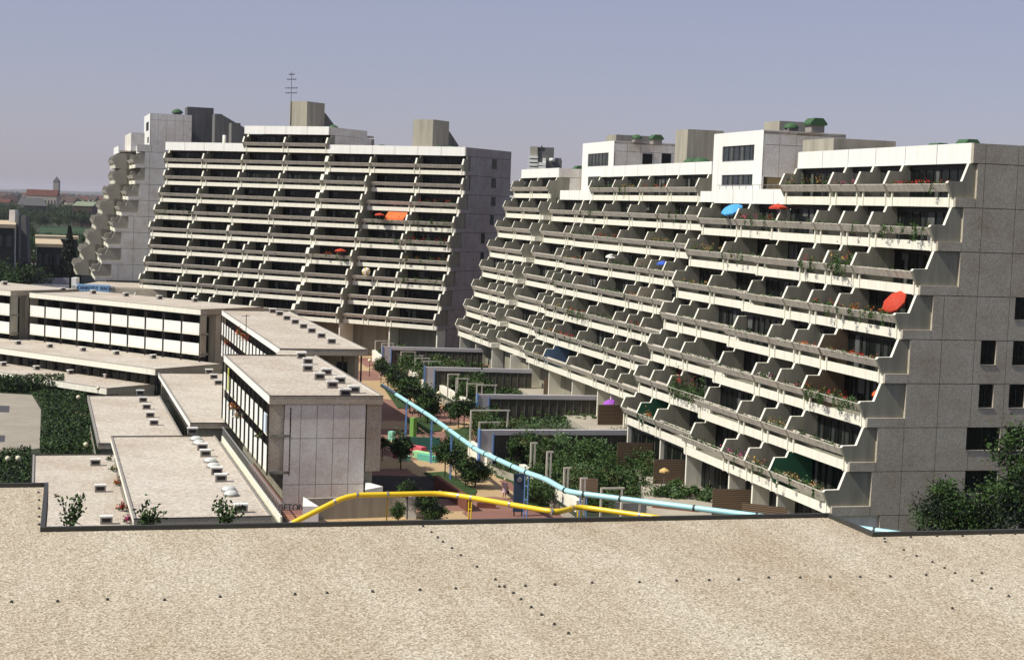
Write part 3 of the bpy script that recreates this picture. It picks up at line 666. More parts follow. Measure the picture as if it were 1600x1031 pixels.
# second three storey house
f2 = Frame(-23.0, 156.3, FA)
r2 = empty('row_house', f2.o, f2.rz, "second three storey balcony house behind the nearest one, red flowers on its balconies", 'house', "flat roofed houses left of the street")
low_roof(r2, f2, 0, 53, -8.9, 0, zf, .62, fmat=WHITE)
a = MB(); a.box(3.0, 52.9, -8.2, -1.71, .3, zf - .31, FIN); a.box(3.01, 3.3, -8.6, -.1, .3, zf - .62, CLAD); a.box(.6, 3.0, -5.2, -5.0, .3, 4, CLAD_L); a.box(.5, .75, -8.5, -5, .4, 3.9, CLAD_L); a.build('wall', r2)
a = MB(); a.box(2.95, 3.0, -7.4, -6.3, 5.3, 7.6, GLASS); a.build('window', r2)
a = MB()
for q_ in (-8.4, -6.5, -4.3): a.box(.3, .45, q_, q_ + .15, .3, zf - .62, FRAME)
a.build('post', r2)
balcony_facade(r2, f2, .1, 52.9, 0, 18, [(3.2, 5.15), (6.0, 7.55)], 3.1, zf - .6)
for (x, y) in ((426, 489), (437, 493), (448, 500), (461, 506), (474, 513), (487, 520), (502, 528), (518, 537)): skylight(r2, x, y, zf - .05, f2)
# neck linking the two roofs
rn = empty('link_roof', (0, 0, 0), 0, "short gravel roof linking the two three storey balcony houses", 'roof')
pl_ = [at(*p, zf).xy for p in ((437, 546.5), (478, 547.5), (480, 552), (452, 556), (432, 553))]
a = MB(); a.prism_z([tuple(p) for p in pl_], zf - .62, zf - .02, CLAD, GRAVEL2); a.build('roof_slab', rn)
# low roofs
def simple_house(key, corner, ang, ln, wd, z, label, vents, base=-3.6, fmat=None, walls=True, glaz=False):
    P = at(*corner, z); fr = Frame(P.x, P.y, ang)
    r = empty('low_house', fr.o, fr.rz, label, 'house', "flat roofed houses left of the street")
    low_roof(r, fr, 0, ln, -wd, 0, z, .5, fmat=fmat)
    a = MB(); a.box(.3, ln - .2, -wd + .2, -.35, base, z - .31, FIN); a.build('wall', r)
    a = MB(); n = max(2, int(ln / 3))
    for i in range(n):
        x = .5 + i * (ln - 1) / n; a.box(x, x + (ln - 1) / n - .3, -.36, -.33, max(base + .2, z - 3.2), z - .75, GLASS)
    a.build('window_front', r)
    for (x, y) in vents: skylight(r, x, y, z - .05, fr)
    return r, fr
r3, fr3 = simple_house('R3', (209, 811), FA, 36.0, 8.9, 3.0, "single storey gravel roof with a double row of skylights, in front of the balcony house", [(300.5, 678), (316, 703), (321, 713), (338.5, 741), (345, 752), (376.5, 800)], fmat=BAND)
r4, fr4 = simple_house('R4', (153, 693), FA, 35.5, 8.0, 1.0, "small single storey gravel roof with five vents beside the hedge", [(219, 617), (223.5, 628), (229, 639), (234.5, 652), (240.5, 664)], fmat=COPING)
r5, fr5 = simple_house('R5', (297, 661), FA, 42.0, 8.2, 3.0, "narrow gravel roofed house wedged against the balcony house", [(326.5, 584), (334, 592), (341, 601)], fmat=WHITE)
r6, fr6 = simple_house('R6', (47.5, 835), FA, 34, 8.3, .5, "single storey gravel roof with three vents and flower pots, front left", [(149, 727), (156.5, 768), (166, 818)], fmat=COPING)
DOME = mat("acrylic_dome", (0.62, 0.64, 0.60), 0.25, 0.05, 1, spec=0.6)
for (x, y) in ((306.5, 687), (311, 693), (328.5, 721), (333.5, 729), (357.5, 766), (361, 773)):
    P = at(x, y, 3.0); t, q = fr3.loc(P); a = MB(); a.lathe([(.55, 0), (.55, .12)], COPING, 16); a.lathe([(.5, .12), (.46, .26), (.3, .36), (.01, .4)], DOME, 16); a.build('skylight_dome', r3, (t, q, 2.95))
# sloping side wall and rail between the low roof and the balcony house
p = [at(343, 678, 3.0), at(441, 806, 3.0)]
a = MB(); a.box(0, 36, -9.6, -8.95, -3, 2.5, CONC); a.box(0, 36, -9.62, -9.5, 2.5, 3.0, BAND)
for i in range(50): a.box(.3 + i * .72, .36 + i * .72, -9.58, -9.53, 3.0, 3.75, STEEL)
a.box(.2, 36, -9.6, -9.52, 3.75, 3.82, STEEL)
o = a.build('walkway_wall', None, fr3.o, fr3.rz); tag(o, "concrete walkway wall with white railing at the foot of the balcony house", 'wall')
# long three storey house with white balcony panels
TA = R(53.6)
T = Frame(*at(314, 484, 8.0).xy, TA)
rT = empty('row_house', T.o, T.rz, "long three storey house with two rows of ten white balcony panels", 'house', "flat roofed houses left of the street")
LT = 39.0
low_roof(rT, T, 0, LT, -12.2, 0, 8.0, .75, fmat=BAND)
a = MB(); a.box(.4, LT - .2, -12.0, -1.71, -1.5, 7.69, FIN); a.box(.35, .39, -9, -3.2, -.6, 7.2, CLAD); a.box(.1, .35, -1.2, -.1, 1.3, 7.2, CLAD); a.build('wall', rT)
balcony_facade(rT, T, .1, LT - .1, 0, 10, [(1.5, 3.2), (4.35, 6.05)], -.9, 7.25)
a = MB(); a.box(.1, LT - .1, -1.2, -1.1, -1.3, 1.4, GLASS); 
for i in range(13): a.box(.4 + 3 * i, .9 + 3 * i, -1.09, -1.0, -1.3, 1.4, CURT)
a.build('ground_glazing', rT)
for (x, y) in ((98, 455), (145.5, 459), (196.5, 463), (249, 467.5), (304, 471.5)): skylight(rT, x, y, 7.95, T)
# two tiers in front of it
def tier(label, corner, z, ln, wd, vents, ang=TA):
    P = at(*corner, z); fr = Frame(P.x, P.y, ang); r = empty('low_house', fr.o, fr.rz, label, 'house', "flat roofed houses left of the street")
    low_roof(r, fr, 0, ln, -wd, 0, z, .8, fmat=BAND)
    a = MB(); a.box(.3, ln - .3, -wd + .2, -1.4, -5.2, z - .32, FIN); a.box(.1, .4, -wd + .1, -2, -5, z - .82, CLAD); a.build('wall', r)
    a = MB(); a.box(.4, ln - .3, -1.38, -1.3, -5, z - .4, GLASS)
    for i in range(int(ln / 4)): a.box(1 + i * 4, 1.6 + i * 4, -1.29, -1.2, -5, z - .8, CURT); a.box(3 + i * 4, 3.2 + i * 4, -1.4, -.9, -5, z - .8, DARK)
    a.build('window_front', r)
    for (x, y) in vents: skylight(r, x, y, z - .05, fr)
    return r, fr
r7, fr7 = tier("upper long gravel tier below the white balcony panels", (243, 577), .65, 50, 12, [(28, 538), (77.5, 543), (129.5, 548.5), (181.5, 554), (239, 560)])
r8, fr8 = tier("lower long gravel tier above the car park hedge", (167, 607), -1.6, 44, 11, [(5, 571.5), (57, 577.5), (109.5, 584), (167, 590.5)])
# house at the far left edge
Uo = at(17, 455, 8.2); fU = Frame(Uo.x, Uo.y, TA)
rU = empty('row_house', fU.o, fU.rz, "three storey house cut off by the left edge, only its grey gable showing", 'house', "flat roofed houses left of the street")
low_roof(rU, fU, 0, 30, -13, 0, 8.2, .75, fmat=BAND)
a = MB(); a.box(.4, 29, -12.6, -1.71, -1.5, 7.9, FIN); a.box(.3, .39, -11, -3, -.6, 7.4, CLAD); a.box(.1, .35, -1.4, -.1, 1.3, 7.4, CONC); a.build('wall', rU)
balcony_facade(rU, fU, .1, 29.9, 0, 8, [(1.5, 3.35), (4.35, 6.2)], -.9, 7.45)
skylight(rU, 7, 445, 8.15, fU)

# ================================================================== foreground roof
zp_ = 18.0
def bd(P): return (P.x, P.y)
pf = at(70, 831, zp_); Pn = Frame(pf.x, pf.y, ANG)       # x back, y left
e1 = Pn.loc(at(1285, 805, zp_)); c2 = Pn.loc(at(1372, 838.5, zp_)); lf = Pn.loc(at(70, 761, zp_))
rp = empty('building_roof', (pf.x, pf.y, 0), Pn.rz, "wide flat gravel roof filling the foreground with black metal edge and dark fixings", 'roof')
poly = [(0, 0), (0, e1[1]), (c2[0], c2[1] - .0), (c2[0], -34), (-28, -34), (-28, 14), (lf[0], 14), (lf[0], 0)]
poly = [(0, 0), (e1[0] * .0, e1[1]), (c2[0], e1[1]), (c2[0], -34), (-27, -34), (-27, 14), (lf[0], 14), (lf[0], 0)]
a = MB(); a.prism_z(poly, zp_ - .4, zp_, COPING, GRAVEL); a.build('roof_deck', rp)
a = MB(); a.prism_z([(p_[0] * .995 - .15, p_[1] * .995) for p_ in [(0, -.4), (0, e1[1]), (c2[0], e1[1]), (c2[0], -33.8), (-26.8, -33.8), (-26.8, -.4)]], -3.5, zp_ - .4, CLAD); a.build('wall', rp)
a = MB(); ew = .08; eh = .085
def edge(p0, p1, sx, sy):
    a.box(min(p0[0], p1[0]) + sx[0], max(p0[0], p1[0]) + sx[1], min(p0[1], p1[1]) + sy[0], max(p0[1], p1[1]) + sy[1], zp_ - .22, zp_ + eh, EDGE)
edge((0, 0), (0, e1[1]), (0, ew), (-ew, 0)); edge((0, e1[1]), (c2[0], e1[1]), (0, 0), (-ew, 0)); edge((c2[0], e1[1]), (c2[0], -34), (0, ew), (0, -ew))
edge((lf[0], 0), (0, 0), (0, 0), (0, ew)); edge((lf[0], 14), (lf[0], 0), (0, ew), (0, 0))
a.build('roof_edge', rp)
studs = [(90, 940), (168, 937), (257, 938), (344, 933), (461, 929), (511, 927), (582, 925), (656, 922), (712, 920), (780, 917), (821, 916), (867, 914), (925, 911), (999, 910), (1057, 908), (1108, 907), (1154, 906), (1201, 903), (1250, 903), (1297, 902), (1344, 902), (1391, 901), (1447, 899), (1492, 896), (1534, 896),
         (661, 823), (674, 832), (684, 840), (692, 847), (706, 857), (720, 868), (745, 886), (774, 906), (788, 917), (802, 927), (814, 937), (830, 949), (846, 961), (866, 976), (888, 990),
         (1382, 842), (1383, 847), (1412, 860), (1432, 869), (1457, 879), (1476, 888), (1519, 908), (1549, 920), (1576, 932), (1488, 951),
         (60, 770), (61, 782), (61, 795), (61, 808), (61, 820), (18, 941), (457, 822), (508, 822), (550, 820), (600, 819), (725, 817), (776, 815), (860, 813), (1100, 808), (1230, 806), (1423, 840), (1464, 838), (1504, 838), (1547, 836), (1586, 835)]
sm = MB(); sm.lathe([(.024, 0), (.024, .025), (.01, .035)], EDGE, 8); sme = sm.mesh('fixing')
for (x, y) in studs:
    P = at(x, y, zp_); t, q = Pn.loc(P); inst(sme, 'fixing', rp, (t, q, zp_))

# ================================================================== ground
def struct(a, name): o = a.build(name); o["kind"] = "structure"; return o
a = MB(); zg = -3.5
a.face([(-9000, -200, zg), (9000, -200, zg), (9000, 16000, zg), (-9000, 16000, zg)], EARTH); struct(a, 'ground')
ppoly = [bd(f1.w(-22, -3, 0)), bd(f1.w(-22, -70, 0)), bd(A.w(140, -60, 0)), bd(A.w(170, 20, 0)), bd(f2.w(60, -2, 0)), bd(f2.w(0, -1, 0)), bd(f1.w(20, -1, 0)), bd(f1.w(-22, -1, 0))]
a = MB(); a.prism_z(ppoly, -3.45, .4, CONC, PAVE); struct(a, 'plaza')
def patch(name, pts, z, m, th=.004): a = MB(); a.prism_z([bd(at(x, y, z)) for x, y in pts], z - .03, z, m); return struct(a, name)
patch('car_park', [(-60, 610), (50, 617), (64, 640), (62, 700), (-60, 716)], -3.45, ASPH)
for pts in ([(-10, 633), (15, 634), (14, 644), (-10, 643)], [(-10, 679), (8, 680), (7, 690), (-10, 690)]): patch('paving_strip', pts, -3.43, plain('dark_bay', (.07, .07, .075)))
patch('footpath', [(0, 417), (0, 412), (108, 411), (108, 414)], -3.45, PATH); patch('footpath', [(-30, 421), (32, 421), (37, 432), (22, 438), (-30, 440)], -3.44, PATH); patch('footpath', [(0, 737), (44, 742), (44, 749), (0, 744)], -3.40, PATH)
patch('footpath', [(105, 640), (136, 647), (136, 650), (105, 643)], -3.40, PATH)
patch('lawn', [(62, 352), (140, 355), (140, 368), (62, 368)], -3.45, GRASSL); patch('lawn', [(30, 416), (100, 416), (108, 424), (40, 424)], -3.44, GRASSL)
# grass beds on the plaza
def bed(pts, z=.5, m=GRASS): a = MB(); a.prism_z([bd(at(x, y, z)) for x, y in pts], .38, z, m); return struct(a, 'grass_bed')
bed([(601, 607), (606, 604), (640, 632), (638, 637), (622, 637)]); bed([(634, 655), (668, 649), (692, 662), (690, 672), (655, 676)], .5)
bed([(662, 738), (696, 736), (712, 746), (745, 765), (740, 776), (708, 769), (690, 757), (682, 751)]); bed([(694, 672), (735, 668), (738, 690), (727, 705), (708, 700)]); bed([(770, 735), (800, 728), (872, 775), (862, 790), (826, 790), (812, 772), (800, 752), (776, 744)])
# dark retaining box by the balcony house
a = MB(); 
P0 = at(684, 748, .4); P1 = at(760, 792, .4)
def wallseg(a, p, q, th, z0, z1, m):
    d = (q - p).normalized(); n_ = Vector((-d.y, d.x, 0)) * th / 2; a.prism_z([bd(p - n_), bd(q - n_), bd(q + n_), bd(p + n_)], z0, z1, m)
wallseg(a, at(681, 763, .4), at(733, 799, .4), .4, .3, 1.5, BRICK); o = a.build('brick_wall'); tag(o, "low red brick wall stepping down beside the grass bank", 'wall')
# white sided ramp with concrete wall at the roof edge
a = MB(); zw = .4
wallseg(a, at(474, 812, .4), at(632, 806, .4), .3, .35, 2.0, CONC); o = a.build('parapet_wall'); tag(o, "low concrete wall behind the yellow pipe", 'wall')
a = MB(); a.prism_z([bd(at(472, 826, .4)), bd(at(497, 826, .4)), bd(at(473, 810, .4))], .35, 2.05, WHITE)
o = a.build('ramp_cheek'); tag(o, "white wedge wall at the left end of the low concrete wall", 'wall'); a = MB()
a.prism_z([bd(at(632, 811, .4)), bd(at(650, 811, .4)), bd(at(634, 800, .4))], .35, 2.0, WHITE); o = a.build('ramp_cheek'); tag(o, "white wedge wall at the right end of the low concrete wall", 'wall'); a = MB(); a.prism_z([bd(at(569, 806, .4)), bd(at(597, 800, .4)), bd(at(570, 792, .4))], .35, 2.4, WHITE)
o = a.build('ramp_cheek'); tag(o, "white wedge wall just behind the yellow pipe at the pale gable", 'wall')
a = MB(); a.prism_z([bd(at(x, y, .45)) for x, y in ((478, 813), (632, 808), (660, 822), (470, 826))], .38, .45, mat('yellow_paving', (.52, .36, .18), .9, .2, 2)); struct(a, 'yellow_paving')

patch('painted_shadow', [(566, 742), (681, 744), (682, 764), (700, 778), (600, 780), (568, 776)], .43, mat('shadow_tone', (.035, .032, .03), .95, .3, 1))  # near-black ground colour, painted to deepen the front house's cast shadow
# ================================================================== pipes
def pipe(name, label, pts, r, m, posts, cuffs, postm, group="coloured guide pipes above the street"):
    root = empty(name, (pts[0].x, pts[0].y, .4), 0, label, 'pipe', group); o0 = Vector(root.location)
    # smooth the corners
    P = []
    for i, p in enumerate(pts):
        if 0 < i < len(pts) - 1:
            a_ = (pts[i - 1] - p); b_ = (pts[i + 1] - p); la = min(1.0, a_.length * .4); lb = min(1.0, b_.length * .4); p1 = p + a_.normalized() * la; p2 = p + b_.normalized() * lb
            for s in (0, .25, .5, .75, 1): P.append(p1 * (1 - s) ** 2 + p * 2 * s * (1 - s) + p2 * s * s)
        else: P.append(p)
    a = MB(); a.tube([p - o0 for p in P], r, m, 16); a.build('pipe_run', root)
    for (i, f) in cuffs:
        c = pts[i].lerp(pts[i + 1], f); d = (pts[i + 1] - pts[i]).normalized(); b = MB(); b.tube([c - d * .07 - o0, c + d * .07 - o0], r + .025, STEEL if m == PYEL else EDGE, 16); b.build('cuff', root)
    for (i, f, w_) in posts:
        c = pts[i].lerp(pts[i + 1], f); d = (pts[i + 1] - pts[i]).normalized(); d.z = 0; d.normalize(); b = MB()
        for s in (-w_, w_): q_ = c + d * s - o0; b.tube([(q_.x, q_.y, 0), (q_.x, q_.y, c.z - o0.z - r * .7)], .045, postm, 8)
        for zz in (1.2, 2.2, 3.2): 
            if zz < c.z - .8: b.tube([c + d * w_ - o0 + Vector((0, 0, zz - c.z + o0.z)), c - d * w_ - o0 + Vector((0, 0, zz - c.z + o0.z))], .03, postm, 6)
        b.build('post', root)
    return root
zpp = 4.6
bp = [at(597, 602, zpp), at(672, 650, zpp), at(745, 703, zpp), at(822, 738, zpp), at(852, 748, zpp), at(885, 767, zpp), at(907, 771, zpp), at(1165, 803.5, zpp), at(1350, 826, zpp), at(1405, 834, zpp), at(1500, 846, zpp)]
pipe('guide_pipe', "long pale blue pipe on slim posts running down the street", bp, .195, PBLUE, [(0, .55, .25), (1, .5, .25), (3, .05, .25), (6, 0.02, .25), (1, 0.05, .25), (8, .05, .2)], [(0, .33), (0, .6), (0, .9), (1, .2), (1, .45), (1, .7), (1, .95), (2, .2), (2, .45), (2, .75), (3, 0.02), (3, .95), (4, .95), (6, .02), (6, .25), (6, .7), (7, .1), (8, .3)], BLUE)
zy = 4.4
yp = [at(440, 832, 2.2), at(543, 773.5, zy), at(690, 770.5, zy), at(735, 777, zy), at(862, 799, zy), at(880, 798, zy), at(902, 791, zy), at(1025, 808, zy), at(1100, 822, zy)]
yp[0] = atY(445, 823, yp[1].y - 1.0)
pipe('guide_pipe', "bright yellow pipe rising on posts just beyond the foreground roof", yp, .18, PYEL, [(1, .42, .0), (3, 0, .12), (6, .03, .12)], [(0, .1), (0, .8), (1, .1), (1, .42), (1, .98), (2, .6), (3, 0.02), (3, .5), (4, 0), (5, .6), (6, .05), (6, .8)], PYEL)

# ================================================================== vegetation
def crown_mesh(name, rx_, rz_, n, ls, mats, seed, holes=.35, zc=0, clusters=None):
    rnd = random.Random(seed); a = MB(); cl = []
    k = clusters or 26
    for i in range(k):
        d = Vector((rnd.gauss(0, 1), rnd.gauss(0, 1), rnd.gauss(0, 1))).normalized(); rr = rnd.uniform(.45, .95)
        cl.append((Vector((d.x * rx_ * rr, d.y * rx_ * rr, zc + d.z * rz_ * rr)), rnd.uniform(.22, .42), rnd.choice(mats)))
    for i in range(n):
        c, s_, m_ = rnd.choice(cl); s_ *= min(rx_, rz_)
        p = c + Vector((rnd.gauss(0, s_), rnd.gauss(0, s_), rnd.gauss(0, s_ * .8))) * .75
        a.leaf(p, ls * rnd.uniform(.6, 1.3), m_, rnd)
    return a
TREES = {}
def tree(label, base, hcrown, w, mats=(LEAF,), group=None, seed=1, n=1100, cat='tree', name='street_tree', tall=1.0, leafk=.07):
    """hcrown: height of crown centre above ground, w: crown width"""
    key = (name, seed % 4, tuple(m.name for m in mats), round(tall, 1))
    if key not in TREES:
        a = crown_mesh('crown', 1.0, tall, n, leafk, mats, seed % 4 + 11); cm = a.mesh('crown')
        b = MB(); rnd = random.Random(seed % 4); b.tube([(0, 0, -1), (.03, 0, -.4), (0, .02, -.1), (0, 0, .04)], [.055, .05, .04, .015], TRUNK, 7)
        for i in range(6):
            an = rnd.uniform(0, 6.28); b.tube([(0, 0, -.4 + .06 * i), (.5 * math.cos(an), .5 * math.sin(an), -.1 + .03 * i)], [.03, .008], TRUNK, 5)
        TREES[key] = (cm, b.mesh('trunk'))
    cm, tm = TREES[key]; r_ = w / 2
    root = empty(name, base, (seed * 1.7) % 6.28, label, cat, group)
    c = inst(cm, 'crown', root, (0, 0, hcrown)); c.scale = (r_, r_, r_)
    t_ = inst(tm, 'trunk', root, (0, 0, hcrown)); t_.scale = (max(r_, .9), max(r_, .9), hcrown)
    return root
ST = [(595, 598, 570, 24), (606, 605, 582, 30), (616, 610, 589, 30), (633, 640, 597, 34), (640, 645, 609, 42), (657, 652, 619, 40), (668, 662, 631, 44), (704, 663, 637, 24), (716, 669, 641, 30), (725, 668, 637, 32),
      (626, 733, 697, 40), (597, 720, 690, 22), (695, 746, 703, 38), (712, 752, 716, 36), (727, 761, 727, 34), (742, 762, 735, 46), (622, 816, 797, 26), (636, 812, 763, 30), (664, 815, 785, 34), (677, 817, 799, 38), (788, 728, 684, 34), (808, 735, 694, 34)]
TL = ["at the far end of the street beside the pipe's start", "second from the street's far end", "third from the street's far end", "farthest in the cluster left of the pipe", "in the middle of the cluster left of the blue pipe", "third in the cluster left of the pipe", "largest and nearest of the cluster left of the blue pipe",
      "slim one right of the blue pipe near the tan paving", "between two slim ones right of the blue pipe", "right of the blue pipe nearest the garden frames", "throwing shade over the painted play blocks", "hidden in the shadow beside the pale gable", "left one of the four on the grass bank", "second of the four on the grass bank", "third of the four on the grass bank", "broadest of the four on the grass bank", "smallest one behind the low concrete wall", "half hidden behind the yellow pipe in shade", "tall one crossing the yellow pipe", "bushy one just under the yellow pipe", "left of two before the lavender wall", "right of two before the lavender wall"]
for i, (x, yb, yc, w_) in enumerate(ST):
    P = at(x, yb, .4); sc = FPX / P.y; tree("small round green street tree " + TL[i], P, (yb - yc) / sc, w_ / sc * .98, (LEAF, LEAF, LEAFC), "young trees along the street", i, 2600, leafk=.10)
# trees and shrubs right of the near block, and saplings behind the roof edge
for i, (x, yb, yc, w_, z0, lb) in enumerate([(1478, 835, 812, 86, 1.9, "dark green rounded shrub against the bare end wall"), (1536, 835, 806, 90, 1.9, "dark green shrub between the rounded one and the tall tree"), (1598, 840, 752, 96, 1.9, "tall dark tree cut by the right edge of the picture"), (1440, 835, 812, 34, 1.9, "thin pale green shrub at the end wall's foot")]):
    dY = 92.0 if i != 2 else 88; P = atY(x, yb + 25, dY); P.z = 1.9; sc = FPX / dY
    Pc = atY(x, yc, dY); tree(lb, Vector((Pc.x, dY, .4)), Pc.z - .4, w_ / sc * 1.1, (LEAF, LEAFC) if i != 3 else (LEAFP, LEAF2), "shrubs by the bare end wall", 20 + i, 6500 if i != 3 else 900, 'shrub' if i != 2 else 'tree', 'shrub' if i != 2 else 'leafy_tree', 1.2 if i != 2 else 1.6, .055)
def sapling(x, y0, y1, w_, Y, label, seed):
    base = atY(x, y1 + 12, Y); top = atY(x, y0, Y); h = top.z - base.z; rnd = random.Random(seed); root = empty('sapling', base, 0, label, 'sapling', "saplings growing up behind the roof edge")
    a = MB(); b = MB(); wm = w_ / (FPX / Y) / 2
    for s in range(5):
        ex = rnd.uniform(-1, 1) * wm; tip = Vector((ex, rnd.uniform(-.3, .3), h * rnd.uniform(.55, 1.0))); b.tube([(0, 0, 0), tip * .5 + Vector((0, 0, .1)), tip], [.03, .02, .008], TRUNK, 5)
        for k in range(48):
            f = rnd.uniform(.25, 1.02); p = tip * f + Vector((rnd.gauss(0, .13), rnd.gauss(0, .13), rnd.gauss(0, .1))); a.leaf(p, .10 * rnd.uniform(.6, 1.2), rnd.choice((LEAF2, LEAF)), rnd)
    a.build('leaves', root); b.build('stems', root)
sapling(107, 768, 825, 44, 60, "sapling on the left, below the vents of the flower pot roof", 1); sapling(232, 777, 820, 36, 60, "short sapling at the corner of the skylight roof", 2); sapling(352, 765, 812, 46, 60, "thin leaved sapling in front of the last vent", 3)

# ---- gardens between the street and the right hand building
GZ = 1.1
a = MB(); a.prism_z([bd(at(905, 812, GZ)), bd(A.w(3, 8.5, 0)), bd(A.w(30, 7, 0)), bd(A.w(50, 1, 0)), bd(A.w(112, 0, 0)), bd(at(735, 560, GZ)), bd(at(600, 545, GZ)), bd(at(672, 612, GZ)), bd(at(733, 642, GZ)), bd(at(768, 728, GZ)), bd(at(815, 745, GZ))][::1], .3, GZ, CONC, EARTH); struct(a, 'garden_terrace')
a = MB(); a.prism_z([bd(A.w(-1, 6, 0)), bd(A.w(-1, 14, 0)), bd(A.w(18, 13.5, 0)), bd(A.w(42, 6, 0)), bd(A.w(110, 1, 0)), bd(A.w(110, -3, 0)), bd(A.w(42, -2, 0))], .3, 1.85, CONC, PATH); struct(a, 'garden_path')
def gwall(x0, y0, x1, y1, zt, drop, blue, label, endw):
    """lavender topped garden wall seen from the street end (x0,y0) to the house end (x1,y1)"""
    p = at(x0, y0, zt); q = at(x1, y1, zt); r = empty('garden_wall', (p.x, p.y, .4), 0, label, 'wall', "lavender garden walls"); o0 = Vector(r.location)
    d = (q - p); d.z = 0; L_ = d.length; d.normalize(); an = math.atan2(d.y, d.x); r.rotation_euler = (0, 0, an)
    zz = zt - .4
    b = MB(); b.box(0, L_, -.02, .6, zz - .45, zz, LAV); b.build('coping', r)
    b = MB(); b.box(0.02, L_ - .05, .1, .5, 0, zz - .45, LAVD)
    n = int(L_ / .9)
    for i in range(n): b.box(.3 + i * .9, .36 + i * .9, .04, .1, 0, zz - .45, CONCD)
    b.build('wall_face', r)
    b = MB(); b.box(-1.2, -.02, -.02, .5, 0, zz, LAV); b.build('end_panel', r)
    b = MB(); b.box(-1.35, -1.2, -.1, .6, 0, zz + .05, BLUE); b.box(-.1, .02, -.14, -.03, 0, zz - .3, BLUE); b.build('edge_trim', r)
gwall(612, 541.5, 755, 545.5, 4.2, 0, 1, "lavender garden wall farthest down the street", 0)
gwall(680, 573.5, 832, 577.5, 4.2, 0, 1, "lavender garden wall second from the street's far end", 0)
gwall(765, 616.5, 935, 618.5, 4.0, 0, 1, "lavender garden wall beside the purple parasol", 0)
gwall(772, 672, 986, 672, 4.0, 0, 1, "lavender garden wall nearest the camera behind the dense shrubs", 0)
# pergola frames of precast concrete along the street edge
PERG = mat('pergola_concrete', (.66, .62, .52), .9, .25, 1)
def pergola(x, yt, yb, lenpx, label, zb=GZ):
    p = at(x, yb, zb); sc = FPX / p.y; h = (yb - yt) / sc; L_ = lenpx / sc
    b = MB(); r = empty('pergola_frame', p, A.rz, label, 'pergola', "precast pergola frames at the street edge")
    b.box(-.07, .07, -.07, .07, 0, h, PERG); b.box(-.07, .07, -L_ - .07, -L_ + .07, 0, h, PERG); b.build('post', r); b = MB(); b.box(-.07, .07, -L_ - .2, .07, h, h + .12, PERG); b.build('beam', r)
PG = [(586, 533, 556, 20), (596, 537, 563, 18), (626, 550, 577, 22), (637, 556, 583, 22), (648, 560, 588, 22), (661, 565, 593, 26), (699, 585, 623, 16), (712, 592, 629, 18), (729, 600, 633, 24), (744, 602, 640, 30), (734, 641, 705, 60), (748, 660, 700, 30), (828, 692, 752, 6), (853, 706, 764, 6), (880, 731, 785, 6), (906, 747, 805, 6), (938, 763, 810, 34), (970, 785, 822, 30)]
for i, (x, yt, yb, l_) in enumerate(PG): pergola(x, yt, yb, l_, "pale concrete pergola frame, %s along the garden edge from the street's far end" % ORD[i + 1])
a = MB()
for (p, q) in (((584, 556), (605, 575)), ((640, 587), (672, 612)), ((688, 612), (733, 638)), ((735, 703), (765, 725)), ((815, 741), (905, 800))):
    wallseg(a, at(*p, 1.1), at(*q, 1.1), .5, .3, 2.0, BAND)
o = a.build('planter_wall'); tag(o, "pale concrete planter kerb running along the street edge of the gardens", 'wall')
# fences of dark slats by the ground floor
def slat(x0, y0, x1, y1, zt, zb, label):
    p = at(x0, y0, zt); q = at(x1, y1, zt); d = q - p; an = math.atan2(d.y, d.x); b = MB(); b.box(0, d.length, -.05, .05, 0, zt - zb, WOOD); o = b.build('slat_fence', None, (p.x, p.y, zb), an); tag(o, label, 'fence', "dark slatted wooden fences")
slat(965, 691, 1057, 692, 3.9, 1.9, "dark slatted fence above the shrubs, right of the lavender wall"); slat(1022, 717, 1078, 718, 3.9, 1.9, "dark slatted fence behind the straw parasol"); slat(1114, 763, 1221, 766, 3.9, 1.9, "dark slatted fence nearest the foreground roof under the lowest balconies")
slat(935, 632, 975, 632, 4.0, 1.9, "dark slatted fence beside the purple parasol"); slat(850, 590, 890, 592, 3.9, 1.9, "dark slatted fence at the far gardens"); slat(905, 745, 935, 748, 3.6, 1.9, "brown slatted screen hidden in the near shrubs")
slat(1160, 785, 1230, 793, 3.9, 1.9, "dark slatted screen tucked behind the lowest fence")
def wallbox(x0, y0, x1, y1, zt, zb, m, label, name='brick_wall', th=.3):
    p = at(x0, y0, zt); q = at(x1, y1, zt); d = q - p; an = math.atan2(d.y, d.x); b = MB(); b.box(0, d.length, -th / 2, th / 2, 0, zt - zb, m); o = b.build(name, None, (p.x, p.y, zb), an); tag(o, label, 'wall')
wallbox(533, 517, 676, 528, 3.2, .4, BRICK, "red brick garden wall at the foot of the wide middle block"); wallbox(676, 526, 760, 534, 2.6, .4, BRICK, "dark red brick wall continuing to the right at the wide block's corner")
wallbox(1020, 785, 1090, 792, 2.2, .4, BRICK, "brown brick wall below the blue pipe near the roof edge"); wallbox(962, 784, 1020, 787, 2.0, .4, CONCD, "grey planter wall below the blue pipe")
wallbox(508, 512, 536, 507, 3.4, .4, LAV, "lavender wall end between the far gravel roof and the brick wall")
